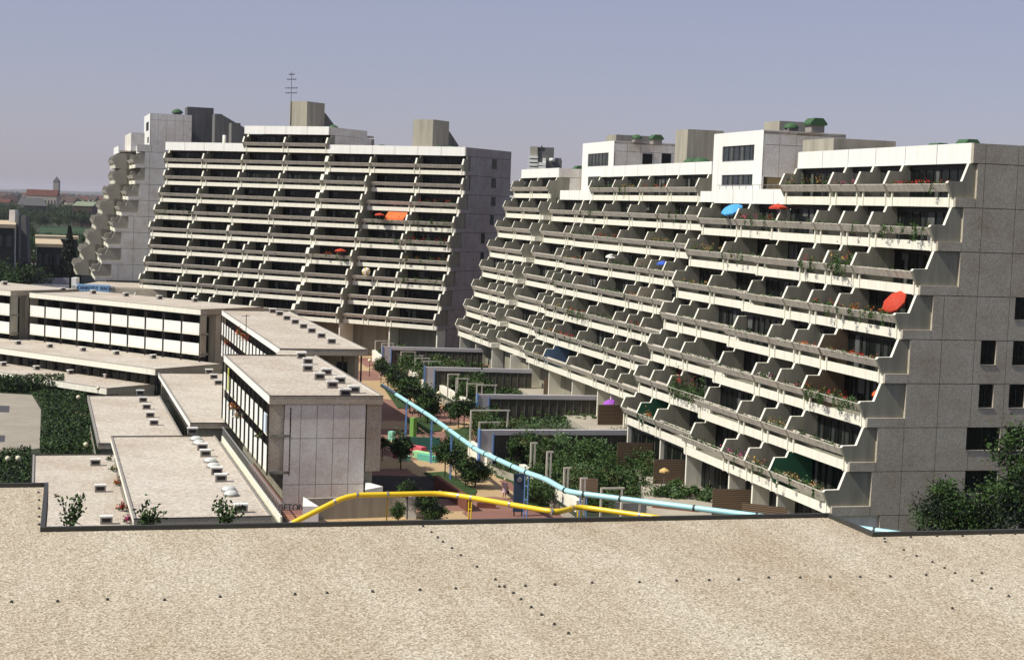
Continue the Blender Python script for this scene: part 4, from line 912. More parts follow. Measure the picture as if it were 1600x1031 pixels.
# bushes: leafy masses of the gardens
def bush(x, y, w_, h_, z, mats, label, seed, n=500, Yoff=0, kind='shrub', ls=.09, group="garden shrubs by the right hand building"):
    P = at(x, y, z); P.y += Yoff; sc = FPX / P.y; rx_ = w_ / sc / 2; rz_ = h_ / sc / 2
    a = crown_mesh('foliage', rx_, rz_, int(n * 2.2), ls * 1.35, mats, seed, zc=rz_ * .9, clusters=22); root = empty(kind, P, 0, label, 'plant', group); a.build('foliage', root)
    b = MB(); rnd = random.Random(seed)
    for i in range(5): an = rnd.uniform(0, 6.28); b.tube([(0, 0, 0), (rx_ * .5 * math.cos(an), rx_ * .5 * math.sin(an), rz_ * 1.2)], [.03, .01], TRUNK, 5)
    b.build('stems', root)
DK = (LEAF, LEAF2); OL = (LEAF3, LEAF2, LEAF); PA = (LEAFP, LEAF2)
BU = [(660, 575, 40, 22, OL), (690, 578, 60, 22, OL), (735, 582, 60, 14, OL), (600, 560, 16, 14, DK), (625, 556, 26, 16, OL), (645, 552, 30, 14, DK), (700, 605, 40, 26, DK), (740, 605, 60, 24, OL), (790, 608, 60, 22, OL), (820, 606, 36, 16, OL), (725, 628, 30, 24, DK),
      (770, 632, 40, 20, DK), (760, 655, 40, 26, OL), (800, 655, 40, 18, DK), (855, 657, 90, 14, PA), (905, 660, 60, 14, PA), (950, 664, 60, 14, PA), (985, 660, 24, 22, DK), (765, 690, 30, 26, DK), (790, 680, 26, 18, OL),
      (812, 716, 50, 36, DK), (840, 726, 60, 46, OL), (880, 724, 46, 44, PA), (905, 735, 60, 44, DK), (925, 720, 40, 40, PA), (960, 730, 60, 34, DK), (965, 712, 24, 22, PA), (1000, 742, 50, 36, DK), (870, 752, 56, 34, DK), (905, 765, 56, 36, OL), (945, 765, 60, 34, OL), (985, 768, 50, 30, DK), (838, 758, 34, 30, DK), (1050, 787, 44, 28, PA), (1075, 790, 52, 28, DK), (1035, 788, 30, 26, DK), (1180, 793, 90, 20, DK), (845, 785, 44, 30, DK), (842, 775, 40, 26, DK), (925, 795, 40, 22, DK), (1110, 795, 40, 22, OL), (530, 518, 40, 10, DK), (565, 520, 40, 10, OL), (640, 585, 40, 30, DK), (668, 600, 44, 34, OL), (720, 596, 34, 26, OL), (745, 618, 44, 34, DK), (752, 600, 36, 20, OL), (700, 582, 30, 20, OL), (612, 560, 20, 18, OL), (650, 566, 34, 22, OL), (676, 588, 34, 24, DK), (694, 592, 30, 26, OL), (712, 612, 36, 26, OL), (734, 622, 30, 30, OL), (765, 600, 50, 20, PA), (800, 598, 40, 18, OL), (820, 650, 50, 12, PA), (752, 672, 30, 36, OL), (800, 690, 44, 34, OL), (825, 700, 40, 34, PA), (865, 735, 50, 40, OL), (920, 760, 50, 34, PA), (790, 622, 40, 16, DK), (755, 690, 36, 40, OL), (778, 700, 34, 34, DK), (855, 700, 50, 30, DK), (890, 700, 60, 30, OL), (940, 752, 60, 40, DK), (1015, 752, 44, 30, OL), (1065, 776, 60, 26, DK), (1100, 786, 46, 24, PA), (1350, 500, 1, 1, DK)]
WC = {}
for i, (x, y, w_, h_, ms) in enumerate(BU[:-1]):
    kind = 'dark green' if ms is DK else ('olive green' if ms is OL else 'pale green'); P = at(x, y, 1.2)
    where = ["in the far garden", "in the second garden", "beside the purple parasol's wall", "in the nearest garden", "at the street corner below the pipe"][min(4, int((y - 540) / 55))]
    kk = (where, kind, 2 if h_ > 30 else w_ > 44); WC[kk] = WC.get(kk, 0) + 1; nn_ = WC[kk]
    bush(x, y, w_ * 1.25, h_ * 1.15, 1.2, ms, "%s %s shrub %s, %s there" % ("tall" if h_ > 30 else ("wide low" if w_ > 44 else "low"), kind, where, ORD[nn_]), 100 + i, int(240 + w_ * h_ * .28), ls=.085 if y > 640 else .12)
# ground cover on the left hand bank
def cover(pts, z, name, n, ls, mats, hgt, seed):
    rnd = random.Random(seed); a = MB(); P = [at(x, y, z) for x, y in pts]; x0 = min(p.x for p in P); x1 = max(p.x for p in P); y0 = min(p.y for p in P); y1 = max(p.y for p in P)
    def inside(x, y):
        c = False; j = len(P) - 1
        for i in range(len(P)):
            if (P[i].y > y) != (P[j].y > y) and x < (P[j].x - P[i].x) * (y - P[i].y) / (P[j].y - P[i].y) + P[i].x: c = not c
            j = i
        return c
    k = 0
    bumps = [(rnd.uniform(x0, x1), rnd.uniform(y0, y1), rnd.uniform(1, 3)) for _ in range(60)]
    while k < n:
        x, y = rnd.uniform(x0, x1), rnd.uniform(y0, y1)
        if not inside(x, y): continue
        h = sum(math.exp(-((x - b[0]) ** 2 + (y - b[1]) ** 2) / b[2] ** 2) for b in bumps)
        a.leaf(Vector((x, y, z + rnd.random() * hgt * (.3 + min(h, 1)))), ls * rnd.uniform(.6, 1.3), rnd.choice(mats), rnd); k += 1
    o = a.build(name); o["kind"] = "stuff"; o["label"] = "dense green ground cover planting"; o["category"] = "ground cover"
    return o
cover([(48, 614), (100, 608), (135, 622), (152, 700), (150, 714), (62, 712), (66, 640)], -3.5, 'ground_cover', 15000, .15, (LEAF, LEAF, LEAFC), .9, 5)
cover([(-5, 608), (100, 606), (100, 618), (50, 615), (-5, 614)], -3.5, 'hedge_planting', 5000, .2, (LEAF, LEAFC), 1.6, 6)
cover([(-5, 716), (48, 708), (46, 765), (-5, 765)], -3.5, 'ground_cover', 5000, .14, (LEAF, LEAFC), .8, 7)
cover([(20, 425), (108, 420), (108, 452), (35, 450)], -3.5, 'ground_cover', 2600, .5, (LEAF, LEAF2, LEAF3), 2.2, 8)
for i, (p, q) in enumerate((((-60, 618), (136, 622)),)): pass
for i, (x, y, l2) in enumerate([(34, 443, 108), (34, 432, 108), (88, 426, 108)]):
    wallbox(x + 14, y + 1, l2, y + 2.5, -.6, -3.5, LAV, "thin lavender wall left of the sign annexe, %s of three" % ["lowest", "middle", "highest"][i], 'garden_wall', .5)
for (pp, zz, nn, hh, sd, mm) in (([(742, 600), (842, 586), (930, 612), (765, 614)], 1.15, 3000, .6, 31, OL), ([(745, 655), (790, 640), (975, 645), (985, 668), (770, 668)], 1.15, 5200, .45, 32, PA), ([(800, 700), (985, 682), (1045, 742), (1020, 785), (940, 800), (880, 785)], 1.15, 9000, 1.0, 33, OL),
        ([(660, 572), (672, 558), (830, 572), (690, 572)], 1.15, 2200, .7, 34, OL), ([(690, 600), (735, 598), (755, 614), (745, 636)], 1.15, 1800, .8, 35, OL), ([(772, 736), (800, 730), (872, 777), (862, 790), (828, 790), (814, 772), (802, 751), (778, 743)], .5, 4500, .8, 36, DK), ([(740, 640), (765, 618), (762, 670), (768, 712), (745, 700)], 1.15, 2000, .9, 37, OL)):
    cover(pp, zz, 'garden_planting', nn, .11, mm, hh, sd)
# lamps
def lamp(x, yt, yb, z, label, s=1.0):
    P = at(x, yb, z); sc = FPX / P.y; h = (yb - yt) / sc; r = empty('street_lamp', P, 0, label, 'street lamp', "globe lamps on posts")
    b = MB(); b.tube([(0, 0, 0), (0, 0, h - .2)], [.06, .045], EDGE, 7); b.build('post', r); b = MB(); b.lathe([(.01, -.28), (.16, -.22), (.27, 0), (.22, .18), (.01, .28)], plain('lamp_globe', (.75, .7, .5), .4), 12, (0, 0, h)); b.build('globe', r)
lamp(122, 620, 648, -3.5, "globe lamp in the hedge below the gravel tier"); lamp(134, 694, 715, -3.5, "globe lamp at the corner of the flower pot roof"); lamp(28, 715, 752, -3.5, "globe lamp at the left, beside the lower footpath"); lamp(153, 606, 630, -3.5, "globe lamp just behind the small vented roof"); lamp(12, 716, 735, -3.5, "shorter globe lamp at the left picture edge")
lamp(577, 563, 588, .4, "globe lamp by the steps at the far house gable"); lamp(685, 614, 632, .4, "globe lamp between two garden walls"); lamp(53, 392, 416, -3.5, "distant lamp post on the footpath lawn"); 

# ================================================================== parasols, awning, flowers
def hitA(x, y, q): t, z = A.face_hit(x, y, q); return A.w(t, q, z)
def parasol(name, label, P, w_, m1, tilt=(0, 0), m2=None, h=1.9, pole=True, drop=.38):
    r = empty(name, P - Vector((0, 0, h)), 0, label, 'parasol', "parasols on balconies and in gardens"); R_ = w_ / 2; a = MB(); n = 8; top = Vector((0, 0, drop * .8)); rot = Matrix.Rotation(tilt[0], 3, 'X') @ Matrix.Rotation(tilt[1], 3, 'Y'); off = Vector((0, 0, h))
    ring = [[Vector((R_ * f * math.cos(2 * math.pi * k / n), R_ * f * math.sin(2 * math.pi * k / n), top.z - drop * f ** 1.7)) for k in range(n)] for f in (.35, .7, 1)]
    V = [off + rot @ p for rg in ring for p in rg]; tp = off + rot @ top
    for k in range(n):
        j = (k + 1) % n; mm = m1 if (m2 is None or k % 2) else m2
        a.face([tp, V[k], V[j]], mm); a.face([V[k], V[n + k], V[n + j], V[j]], mm); a.face([V[n + k], V[2 * n + k], V[2 * n + j], V[n + j]], mm)
        dn = rot @ Vector((0, 0, -.14)); a.face([V[2 * n + k], V[2 * n + k] + dn, V[2 * n + j] + dn, V[2 * n + j]], m1 if m2 is None else m2)
    a.build('canopy', r)
    if pole: b = MB(); b.tube([(0, 0, 0), (0, 0, h * .55), off + rot @ Vector((0, 0, drop * .8 + .06))], .022, STEEL, 6); b.build('pole', r)
    return r
CB = plain('cloth_blue', (.08, .38, .72)); CR = plain('cloth_red', (.52, .055, .025)); CO = plain('cloth_orange', (.70, .12, .03)); CW = plain('cloth_white', (.80, .78, .72)); CP = plain('cloth_purple', (.36, .10, .55)); CD = plain('cloth_deep_blue', (.05, .12, .55)); CY = plain('cloth_straw', (.62, .42, .16))
parasol('parasol', "sky blue parasol with a white fringe on the second balcony row", hitA(1143, 326, .3), 1.95, CB, (R(20), R(-22)), CB)
parasol('parasol', "red parasol beside the sky blue one under the white parapet", hitA(1216, 323, .2), 1.5, CR, (0, R(0)), drop=.3)
parasol('parasol', "tilted orange red parasol on the fourth row at the near corner", hitA(1396, 470, 2.9), 1.85, CR, (R(32), R(-42)))
parasol('parasol', "orange parasol half hidden at the near end of the sixth row", hitA(1372, 614, 4.0), .8, CO, (R(10), 0), drop=.3)
parasol('parasol', "plain white parasol on the middle block", hitA(955, 401, -3.6), 1.25, CW, (0, R(10)))
parasol('parasol', "blue and white parasol over red flowers on the middle block", hitA(1036, 411, -3.6), 1.3, CD, (0, 0), drop=.3)
P = at(950, 630, 3.9); parasol('parasol', "purple parasol above the dark garden fence", P, 1.5, CP, (R(30), R(-30)), h=2.0)
P = at(1038, 734, 3.7); parasol('parasol', "straw coloured parasol on thin legs on the nearest terrace", P, .8, CY, h=1.7, drop=.22)
def hitM(x, y, q): t, z = M.face_hit(x, y, q); return M.w(t, q, z)
parasol('parasol', "red parasol with white rim on the wide middle block", hitM(532, 391, 5), 1.75, CR, (0, 0), drop=.3); parasol('parasol', "cream striped parasol tipped towards the street on the wide block", hitM(572, 424, 5.4), 1.35, CW, (R(70), 0), CY)
parasol('parasol', "small red parasol beside the orange awning", hitM(593, 335, 3.1), 1.5, CR, (0, 0), drop=.25)
t0, z0 = M.face_hit(637, 332, 1.4); t1, _ = M.face_hit(607, 332, 1.4); _, z1 = M.face_hit(620, 342, 2.3)
AW = striped('awning_orange', (.75, .10, .03), (.82, .19, .04), 'X', 1.2)
a = MB(); a.prism_x([(1.4, z0), (1.4, z0 - .05), (2.6, z1 - .1), (2.6, z1 + .0)], t0, t1, AW); a.box(t0, t1, 2.6, 2.62, z1 - .35, z1, AW); o = a.build('awning', None, M.o, M.rz); tag(o, "bright orange awning rolled out on the wide middle block", 'awning')
# planter plants: t0,t1 along the front; trail=hanging
def plants(fr, bname, k, q, z, t0, t1, cols, label, seed, trail=0, hgt=.4, dens=1.0, group="plants in the balcony planters"):
    rnd = random.Random(seed); r = empty('planter_plants', fr.w(t0, q + .2, z + 1.42), fr.rz, label, 'plants', group); a = MB(); n = int((t1 - t0) * 62 * dens)
    for i in range(n):
        x = rnd.uniform(0, t1 - t0); h = abs(rnd.gauss(0, hgt * .55)); a.leaf(Vector((x, rnd.gauss(0, .12), h * (.5 + .5 * math.sin(x * 3 + seed)))), .10 * rnd.uniform(.6, 1.2), rnd.choice((LEAF, LEAF, LEAF2)), rnd)
    for j in range(int((t1 - t0) * trail)):
        x = rnd.uniform(0, t1 - t0); L_ = rnd.uniform(.3, 1.0)
        for i in range(34): f = rnd.random(); a.leaf(Vector((x + rnd.gauss(0, .12), .36 + .08 * rnd.random(), -f * L_ + .1)), .08, rnd.choice((LEAF, LEAF2)), rnd)
    a.build('foliage', r)
    if cols:
        b = MB()
        for j in range(max(1, int((t1 - t0) / .8))):
            cx = rnd.uniform(0, t1 - t0); c = FLO[rnd.choice(cols)]
            for i in range(9): b.leaf(Vector((cx + rnd.gauss(0, .2), rnd.gauss(0, .12), hgt * .4 + abs(rnd.gauss(0, hgt * .4)))), .07, c, rnd)
        b.build('blossom', r)
def cname(cols): return {'red': 'red', 'pink': 'pink', 'white': 'white', 'yellow': 'yellow', 'orange': 'orange', 'straw': 'dry straw coloured'}[cols[0]] + " flowers" if cols else "green plants"
PA_ = [(1, 0.5, 8, ['red'], .2, .35, 1), (1, 12.9, 16.5, ['pink'], .0, .4, .6), (1, 17.5, 25, ['straw'], 0, .7, .5), (2, .5, 6.5, [], 1.5, .4, 1), (2, 8.7, 12.3, [], .4, .3, .8), (2, 13, 16.6, [], 0, .3, .6), (2, 17.4, 25, [], 0, .25, .5), (3, .5, 8, [], 0, .2, .4), (3, 8.7, 12.5, ['red', 'yellow', 'orange'], 2.5, 1.1, 2.2), (3, 13, 16.7, ['red'], 1.4, .4, 1), (3, 17.5, 25, [], 0, .2, .5), (4, .5, 8.2, ['orange'], 1.2, .4, 1.2), (4, 8.8, 12.4, ['red'], .8, .4, 1), (4, 13, 16.5, [], .2, .2, .5), (4, 19, 24, [], 0, .25, .6),
       (5, .6, 8, ['red', 'orange'], .1, .3, .7), (5, 8.9, 12.4, ['orange'], 0, .25, .5), (5, 13, 16.6, [], .1, .2, .6), (5, 17.5, 25, [], 0, .3, .6), (6, .6, 8.2, ['orange', 'red'], 2.6, .45, 1.6), (6, 8.9, 12.5, ['pink'], .1, .35, .8), (6, 13, 16.7, ['white', 'red', 'pink'], 0, .45, .9), (6, 17.5, 25.2, [], 0, .25, .5), (7, .6, 7, [], 0, .35, .8), (7, 8.8, 12.4, ['straw'], 0, .6, .9), (7, 13, 16.6, [], 0, .15, .3), (7, 17.5, 25, [], 0, .2, .3), (8, .8, 8, ['straw'], .6, .4, 1.5), (8, 8.9, 12.4, ['orange', 'yellow'], 1, .5, 1.2), (8, 13, 16.6, ['pink'], .4, .5, 1.2), (8, 17.5, 25, [], 0, .35, .7)]
PA2 = [(2, 26, 33.8, ['pink', 'red'], .6, .6, 1), (2, 34.5, 42, [], 0, .2, .6), (3, 26, 33.8, [], .8, .3, .8), (3, 34.5, 42, ['straw'], 0, .6, .7), (4, 26, 33.5, [], 0, .2, .6), (4, 34.6, 42, ['straw'], 0, .4, .6), (5, 26, 33.8, [], 0, .15, .4), (5, 34.6, 38, [], 0, .2, .5), (6, 26.2, 33.8, [], 0, .2, .5), (7, 26.5, 33.8, ['red'], 2.2, 1.5, 3.0), (8, 26, 33.5, [], 0, .2, .4), (8, 34.4, 38.1, ['orange'], .8, .5, 1)]
for j, (k, t0, t1, c_, tr, h_, dn) in enumerate(PA_ + PA2):
    q = 1.1 * (k - 1) - (1.05 if t0 > 25.6 else 0); bays = [0, 8.45, 12.7, 16.95, 25.6, 34.1, 38.35]; bi = sum(1 for b in bays if b <= t0 + .6)
    plants(A, 'near', k, q, zr(k), t0, t1, c_, "%s%s, nearest block, %s row down, %s bay from its end" % ('hanging ' if tr > .7 else '', cname(c_), ORD[k], ORD[bi]), 300 + j, tr, h_, dn)
rb = random.Random(3); PB = []
for k in range(1, 9):
    F_b = UP if k < 4 else LO
    for i in range(len(F_b) - 1):
        if F_b[i] < 59 or rb.random() < .25: continue
        PB.append((k, i, F_b[i] + .5, F_b[i + 1] - .5))
for j, (k, i, t0, t1) in enumerate(PB):
    c_ = rb.choice([[], [], [], ['orange'], ['straw'], ['red'], []]); dn = rb.uniform(.4, 1); hh = rb.uniform(.2, .6); tr = rb.choice([0, 0, .4])
    if k == 6 and abs(t0 - 78) < 1: c_ = ['orange']; tr = 1.5
    if (k, i) == (5, 5): c_ = ['white']
    plants(A, 'middle', k, 1.1 * (k - 1) - 6.8, zr(k) + .2, t0, t1, c_, "%s, set back right block, %s row down, %s bay counted away" % (cname(c_), ORD[k], ORD[i + 1]), 500 + j, tr, hh, dn)
PM = [(5, 1, 0, 8, ['red'], .8), (4, 1, .5, 8, [], 1.6), (3, 1, .5, 8, ['red'], 0), (6, 1, .5, 8, ['orange', 'red'], .5), (7, 1, .5, 8, [], 1.0), (6, 2, 17.2, 24.8, ['red', 'orange'], .8), (4, 0, 50.6, 58.3, [], 1.0), (5, 1, 8.8, 16.5, [], .6), (4, 1, 8.8, 16.5, [], .6)]
for j, (k, b_, t0, t1, c_, tr) in enumerate(PM):
    q = 1.11 * (sm_ if 16.8 <= t0 < 42 else st_)[k]
    plants(M, 'wide', k, q, 28.6 - H * (k - 1), t0, t1, c_, "%s on the wide middle block, %s row down, %s bay from its right end" % (cname(c_), ORD[k], ORD[1 + int(t0 / 8.4)]), 700 + j, tr, .5, .8)
# red flowers and cloths on the balcony houses; pots on the low roof
def blob(fr, t, q, z, cols, label, s=.5, seed=1, name='potted_flowers'):
    rnd = random.Random(seed); r = empty(name, fr.w(t, q, z), fr.rz, label, 'plant', "potted flowers on balconies and roofs"); a = MB(); b = MB()
    for i in range(50): a.leaf(Vector((rnd.gauss(0, s * .5), rnd.gauss(0, s * .4), abs(rnd.gauss(0, s * .5)))), .1, rnd.choice((LEAF, LEAF2)), rnd)
    for i in range(60 if cols != ['straw'] else 6): b.leaf(Vector((rnd.gauss(0, s * .45), rnd.gauss(0, s * .4), .1 + abs(rnd.gauss(0, s * .5)))), .1, FLO[rnd.choice(cols)], rnd)
    a.build('foliage', r); b.build('blossom', r)
for i, (t, z, c_, lb) in enumerate([(33, 7.6, ['red', 'orange'], "red flowers on the upper balcony of the second balcony house, thickest clump"), (30, 7.6, ['orange'], "orange flowers right of the thickest clump on the second balcony house"), (26, 7.6, ['red'], "red flowers at the end of the clump on the second balcony house"), (46, 5.2, ['red'], "red flowers on the lower balcony of the second balcony house")]): blob(f2, t, .1, z, c_, lb, .8, 40 + i)
for i, (t, z, c_, lb) in enumerate([(22, 5.2, ['orange'], "orange flowers on the lower balcony of the nearest house, far clump"), (18, 5.0, ['orange', 'white'], "orange and white flowers on the lower balcony of the nearest house, middle clump"), (5.5, 5.2, ['straw'], "straw coloured plant on the lower balcony of the nearest house, near clump")]): blob(f1, t, .1, z, c_, lb, .5, 60 + i)
for i, (x, y, c_, lb) in enumerate([(199, 816, ['pink'], "pink hydrangea pot at the corner of the front left roof"), (190, 797, ['red'], "small red pot on the front left roof"), (183, 757, ['orange'], "leafy pot against the skylight house wall, middle one"), (176, 735, ['straw'], "dark leafy pot against the skylight house wall, second one"), (171, 719, ['straw'], "dark leafy pot against the skylight house wall, farthest one")]):
    P = at(x, y, .5); t, q = fr6.loc(P); blob(fr6, t, q, .55, c_, lb, .35, 80 + i)
tw = MB(); tw.box(-.5, .5, -.03, .03, -1.0, .45, plain('towel', (.62, .72, .85))); o = tw.build('towel', None, f1.w(1.0, .16, 7.3), f1.rz); tag(o, "pale blue towel hung over the balcony at the near corner", 'towel')
tw = MB(); tw.box(-.3, .3, -.03, .03, -1.5, .5, plain('yellow_cloth', (.62, .65, .12))); o = tw.build('cloth', None, f1.w(25.5, .2, 8.0), f1.rz); tag(o, "narrow yellow cloth hanging from the upper balcony", 'cloth')
# small roof aerial on the second house
P = at(384, 530, zf); a = MB(); a.tube([(0, 0, 0), (0, 0, 2.6)], .04, FRAME, 5); a.tube([(-.5, 0, 2.4), (.4, 0, 2.5)], .03, FRAME, 4); o = a.build('rooftop_aerial', None, P); tag(o, "thin bent aerial on the second balcony house roof", 'aerial')

# ================================================================== street furniture
P = at(809, 806, .4); r = empty('notice_pillar', P, R(10), "dark blue notice pillar standing beside the blue pipe's post", 'pillar')
a = MB(); a.box(-.4, .4, -.12, .12, .35, 3.3, plain('pillar_blue', (.03, .06, .10))); a.build('panel', r); a = MB()
for x in (-.3, .3): a.box(x - .04, x + .04, -.05, .05, 0, .34, FRAME)
a.build('leg', r); a = MB(); a.lathe([(.01, 0), (.2, 0), (.2, .01), (.01, .015)], plain('pillar_mark', (.30, .34, .36)), 16); o = a.build('emblem', r, (0, -.13, 2.85)); o.rotation_euler = (R(90), 0, 0)
PL = [(612, 688, .6, .5, .9, (.25, .55, .42), "mint painted play block nearest the shaded tree"), (648, 706, 2.4, .7, .6, (.62, .12, .15), "red painted play block on the tan paving"), (661, 716, 2.2, .6, .6, (.32, .62, .30), "lime green painted bench block"), (668, 720, 2.2, .5, .55, (.12, .42, .32), "dark mint bench block beside the lime one"), (632, 719, 1.2, .5, .45, (.32, .60, .45), "small pale green block by the sand"), (645, 690, .5, .5, 2.4, (.16, .34, .08), "tall green play post at the ramp top"), (655, 704, 4.0, .2, 1.3, (.03, .12, .09), "dark green play wall with a slanted pink stripe"), (626, 716, 1.5, .5, .5, (.5, .10, .14), "low red play block in the tree's shade")]
for (x, y, l_, w_, h_, c_, lb) in PL:
    P = at(x, y, .4); a = MB(); a.box(-l_ / 2, l_ / 2, -w_ / 2, w_ / 2, 0, h_, plain('paint_' + lb.split()[0] + str(x), c_)); a.box(-l_ / 2 + .05, l_ / 2 - .05, -w_ / 2 + .05, w_ / 2 - .05, h_, h_ + .03, plain('paint_top' + str(x), tuple(min(1, v * 1.3) for v in c_))); o = a.build('play_block', None, P, R(-40) if 'wall' not in lb else 0); tag(o, lb, 'play equipment', "painted play blocks")
a = MB(); p, q = at(654, 668, 1.4), at(686, 692, .5); a.tube([p, q], .07, WOOD, 6); p, q = at(652, 674, 1.4), at(683, 696, .5); a.tube([p, q], .07, WOOD, 6); o = a.build('handrail'); tag(o, "dark wooden handrail slanting beside the tall green post", 'handrail')
bx = MB(); P = at(760, 793, .4); bx.box(-.75, .75, -.2, .2, 0, .42, BRICK); o = bx.build('bench', None, P, 0); tag(o, "low brick bench right of the brick wall on the paving", 'bench')

# ================================================================== people
def person(P, rz, label, h=1.66, dress=None, skin=(.50, .28, .18), hair=(.55, .45, .30), bag=True, trousers=None, carry=False):
    sk = plain('skin', skin); root = empty('person', P, rz, label, 'person')
    def skinned(name, verts, edges, radii, m, rootv=0):
        me = bpy.data.meshes.new(name); me.from_pydata(verts, edges, []); o = inst(me, name, root); bpy.context.view_layer.objects.active = o
        md = o.modifiers.new('skin', 'SKIN'); o.modifiers.new('sub', 'SUBSURF').levels = 1
        for i, rr in enumerate(radii): o.data.skin_vertices[0].data[i].radius = rr
        o.data.skin_vertices[0].data[rootv].use_root = True
        bpy.context.view_layer.update(); dg = bpy.context.evaluated_depsgraph_get(); nm = bpy.data.meshes.new_from_object(o.evaluated_get(dg)); o.modifiers.clear(); o.data = nm; nm.materials.clear(); nm.materials.append(m); return o
    s = h / 1.66
    V = [(0, 0, .92), (0, 0, 1.15), (0, 0, 1.36), (0, -.01, 1.44), (0, -.02, 1.50), (0, -.03, 1.58),   # 0-5 pelvis..head
         (-.09, 0, .88), (-.11, -.05, .48), (-.11, .03, .08), (-.11, -.10, .03),                    # left leg 6-9
         (.09, 0, .88), (.10, .07, .48), (.11, .17, .10), (.11, .06, .03),                      # right leg 10-13
         (-.17, 0, 1.34), (-.22, .02, 1.08), (-.21, -.06, .86), (.17, 0, 1.34), (.22, .03, 1.08), (.23, -.02, .84)]
    E_ = [(0, 1), (1, 2), (2, 3), (3, 4), (4, 5), (0, 6), (6, 7), (7, 8), (8, 9), (0, 10), (10, 11), (11, 12), (12, 13), (2, 14), (14, 15), (15, 16), (2, 17), (17, 18), (18, 19)]
    Rr = [(.14, .1), (.115, .085), (.14, .09), (.055, .055), (.07, .08), (.075, .09), (.085, .085), (.055, .055), (.035, .04), (.03, .035), (.085, .085), (.055, .055), (.035, .04), (.03, .035), (.05, .05), (.038, .038), (.028, .028), (.05, .05), (.038, .038), (.028, .028)]
    # fingers
    for (b, sx) in ((16, -1), (19, 1)):
        for f in range(4):
            i0 = len(V); x0, y0, z0 = V[b]; V.append((x0 + sx * .005, y0 + (f - 1.5) * .02, z0 - .07)); V.append((x0 - sx * .01, y0 + (f - 1.5) * .021, z0 - .13 + .01 * abs(f - 1.5))); E_ += [(b, i0), (i0, i0 + 1)]; Rr += [(.011, .011), (.009, .009)]
        i0 = len(V); V.append((x0 - sx * .01, y0 - .045, z0 - .05)); V.append((x0 - sx * .015, y0 - .055, z0 - .09)); E_ += [(b, i0), (i0, i0 + 1)]; Rr += [(.012, .012), (.010, .010)]
    skinned('body', [tuple(c * s for c in v) for v in V], E_, [(a_ * s, b_ * s) for a_, b_ in Rr], sk)
    a = MB()
    if trousers: 
        a.lathe([(.13, .98), (.15, .9), (.15, .84)], trousers, 14); a.tube([(-.08, 0, .88), (-.11, -.05, .48), (-.11, .03, .1)], [.095, .075, .065], trousers, 10); a.tube([(.08, 0, .88), (.10, .07, .48), (.11, .17, .13)], [.095, .075, .065], trousers, 10)
        a.lathe([(.155, .9), (.145, 1.1), (.17, 1.3), (.12, 1.4), (.07, 1.43)], dress, 14); a.tube([(-.17, 0, 1.34), (-.21, .01, 1.15)], [.068, .06], dress, 8); a.tube([(.17, 0, 1.34), (.21, .01, 1.15)], [.068, .06], dress, 8)
    else:
        a.lathe([(.23, .52), (.20, .75), (.165, .95), (.14, 1.12), (.16, 1.28), (.13, 1.36), (.09, 1.38)], dress, 16)
    a.build('clothing', root)
    a = MB(); a.lathe([(.085, 1.50), (.105, 1.56), (.10, 1.63), (.06, 1.69), (.01, 1.705)], plain('hair_' + label[:4], hair), 12, (0, .015, 0)); a.build('hair', root)
    a = MB(); a.lathe([(.01, 0), (.012, .01), (.01, .02)], plain('eye', (.03, .02, .02)), 6, (-.03, -.115, 1.57)); a.lathe([(.01, 0), (.012, .01), (.01, .02)], plain('eye', (.03, .02, .02)), 6, (.03, -.115, 1.57)); a.tube([(0, -.11, 1.565), (0, -.135, 1.535), (0, -.115, 1.53)], .011, sk, 6); a.tube([(-.025, -.112, 1.495), (.025, -.112, 1.495)], .008, plain('mouth', (.35, .10, .09)), 6); a.build('face', root)
    return root
DR = mat('dress_print', (.70, .55, .56), .8, .2, 9, col2=(.45, .25, .30))
person(at(788, 779, .4), R(15), "woman in a pale patterned sleeveless dress walking along the path with a dark bag", 1.62, DR)
P = at(795, 780, .4); a = MB(); a.box(-.06, .06, -.16, .16, 0, .28, EDGE); a.tube([(0, -.12, .27), (0, 0, .52), (0, .12, .27)], .012, EDGE, 6); o = a.build('shoulder_bag', None, P + Vector((-.08, 0, .45)), R(15)); tag(o, "dark shopping bag held at the woman's side", 'bag')
person(at(919, 806, .4), R(40), "person in a black top partly hidden behind the yellow pipe", 1.72, plain('black_top', (.03, .03, .035)), hair=(.12, .06, .03), trousers=plain('dark_trousers', (.04, .04, .05)))

# ================================================================== town in the distance
def house(P, w_, d_, h_, rh, wall, roof, rz, label, name='distant_house', group="distant houses near the horizon", cat='house'):
    r = empty(name, P, rz, label, cat, group); a = MB(); a.box(-w_ / 2, w_ / 2, -d_ / 2, d_ / 2, 0, h_, wall); a.build('wall', r)
    b = MB(); b.prism_x([(-d_ / 2 - .4, h_), (d_ / 2 + .4, h_), (0, h_ + rh)], -w_ / 2 - .3, w_ / 2 + .3, roof); b.build('roof', r)
    c = MB(); n = max(2, int(w_ / 3.5))
    for i in range(n): c.box(-w_ / 2 + (i + .3) * w_ / n, -w_ / 2 + (i + .7) * w_ / n, -d_ / 2 - .04, -d_ / 2 + .02, h_ * .4, h_ * .75, GLASS)
    c.build('window', r); return r
RED = mat('tile_red', (.12, .045, .03), .9, .3, .3); BRN = mat('tile_brown', (.075, .05, .04), .9, .3, .3); CRM = mat('render_cream', (.38, .34, .28), .9, .1, .2); GRN = mat('roof_green', (.22, .26, .17), .8, .1, .2)
P = at(70, 322, -3.5); Yc = 1900
def farpt(x, Y, z=-3.5): P = atY(x, 300, Y); return Vector((P.x, Y, z))
def zof(x, y, Y): return atY(x, y, Y).z
def wof(px, Y): return px * Y / FPX
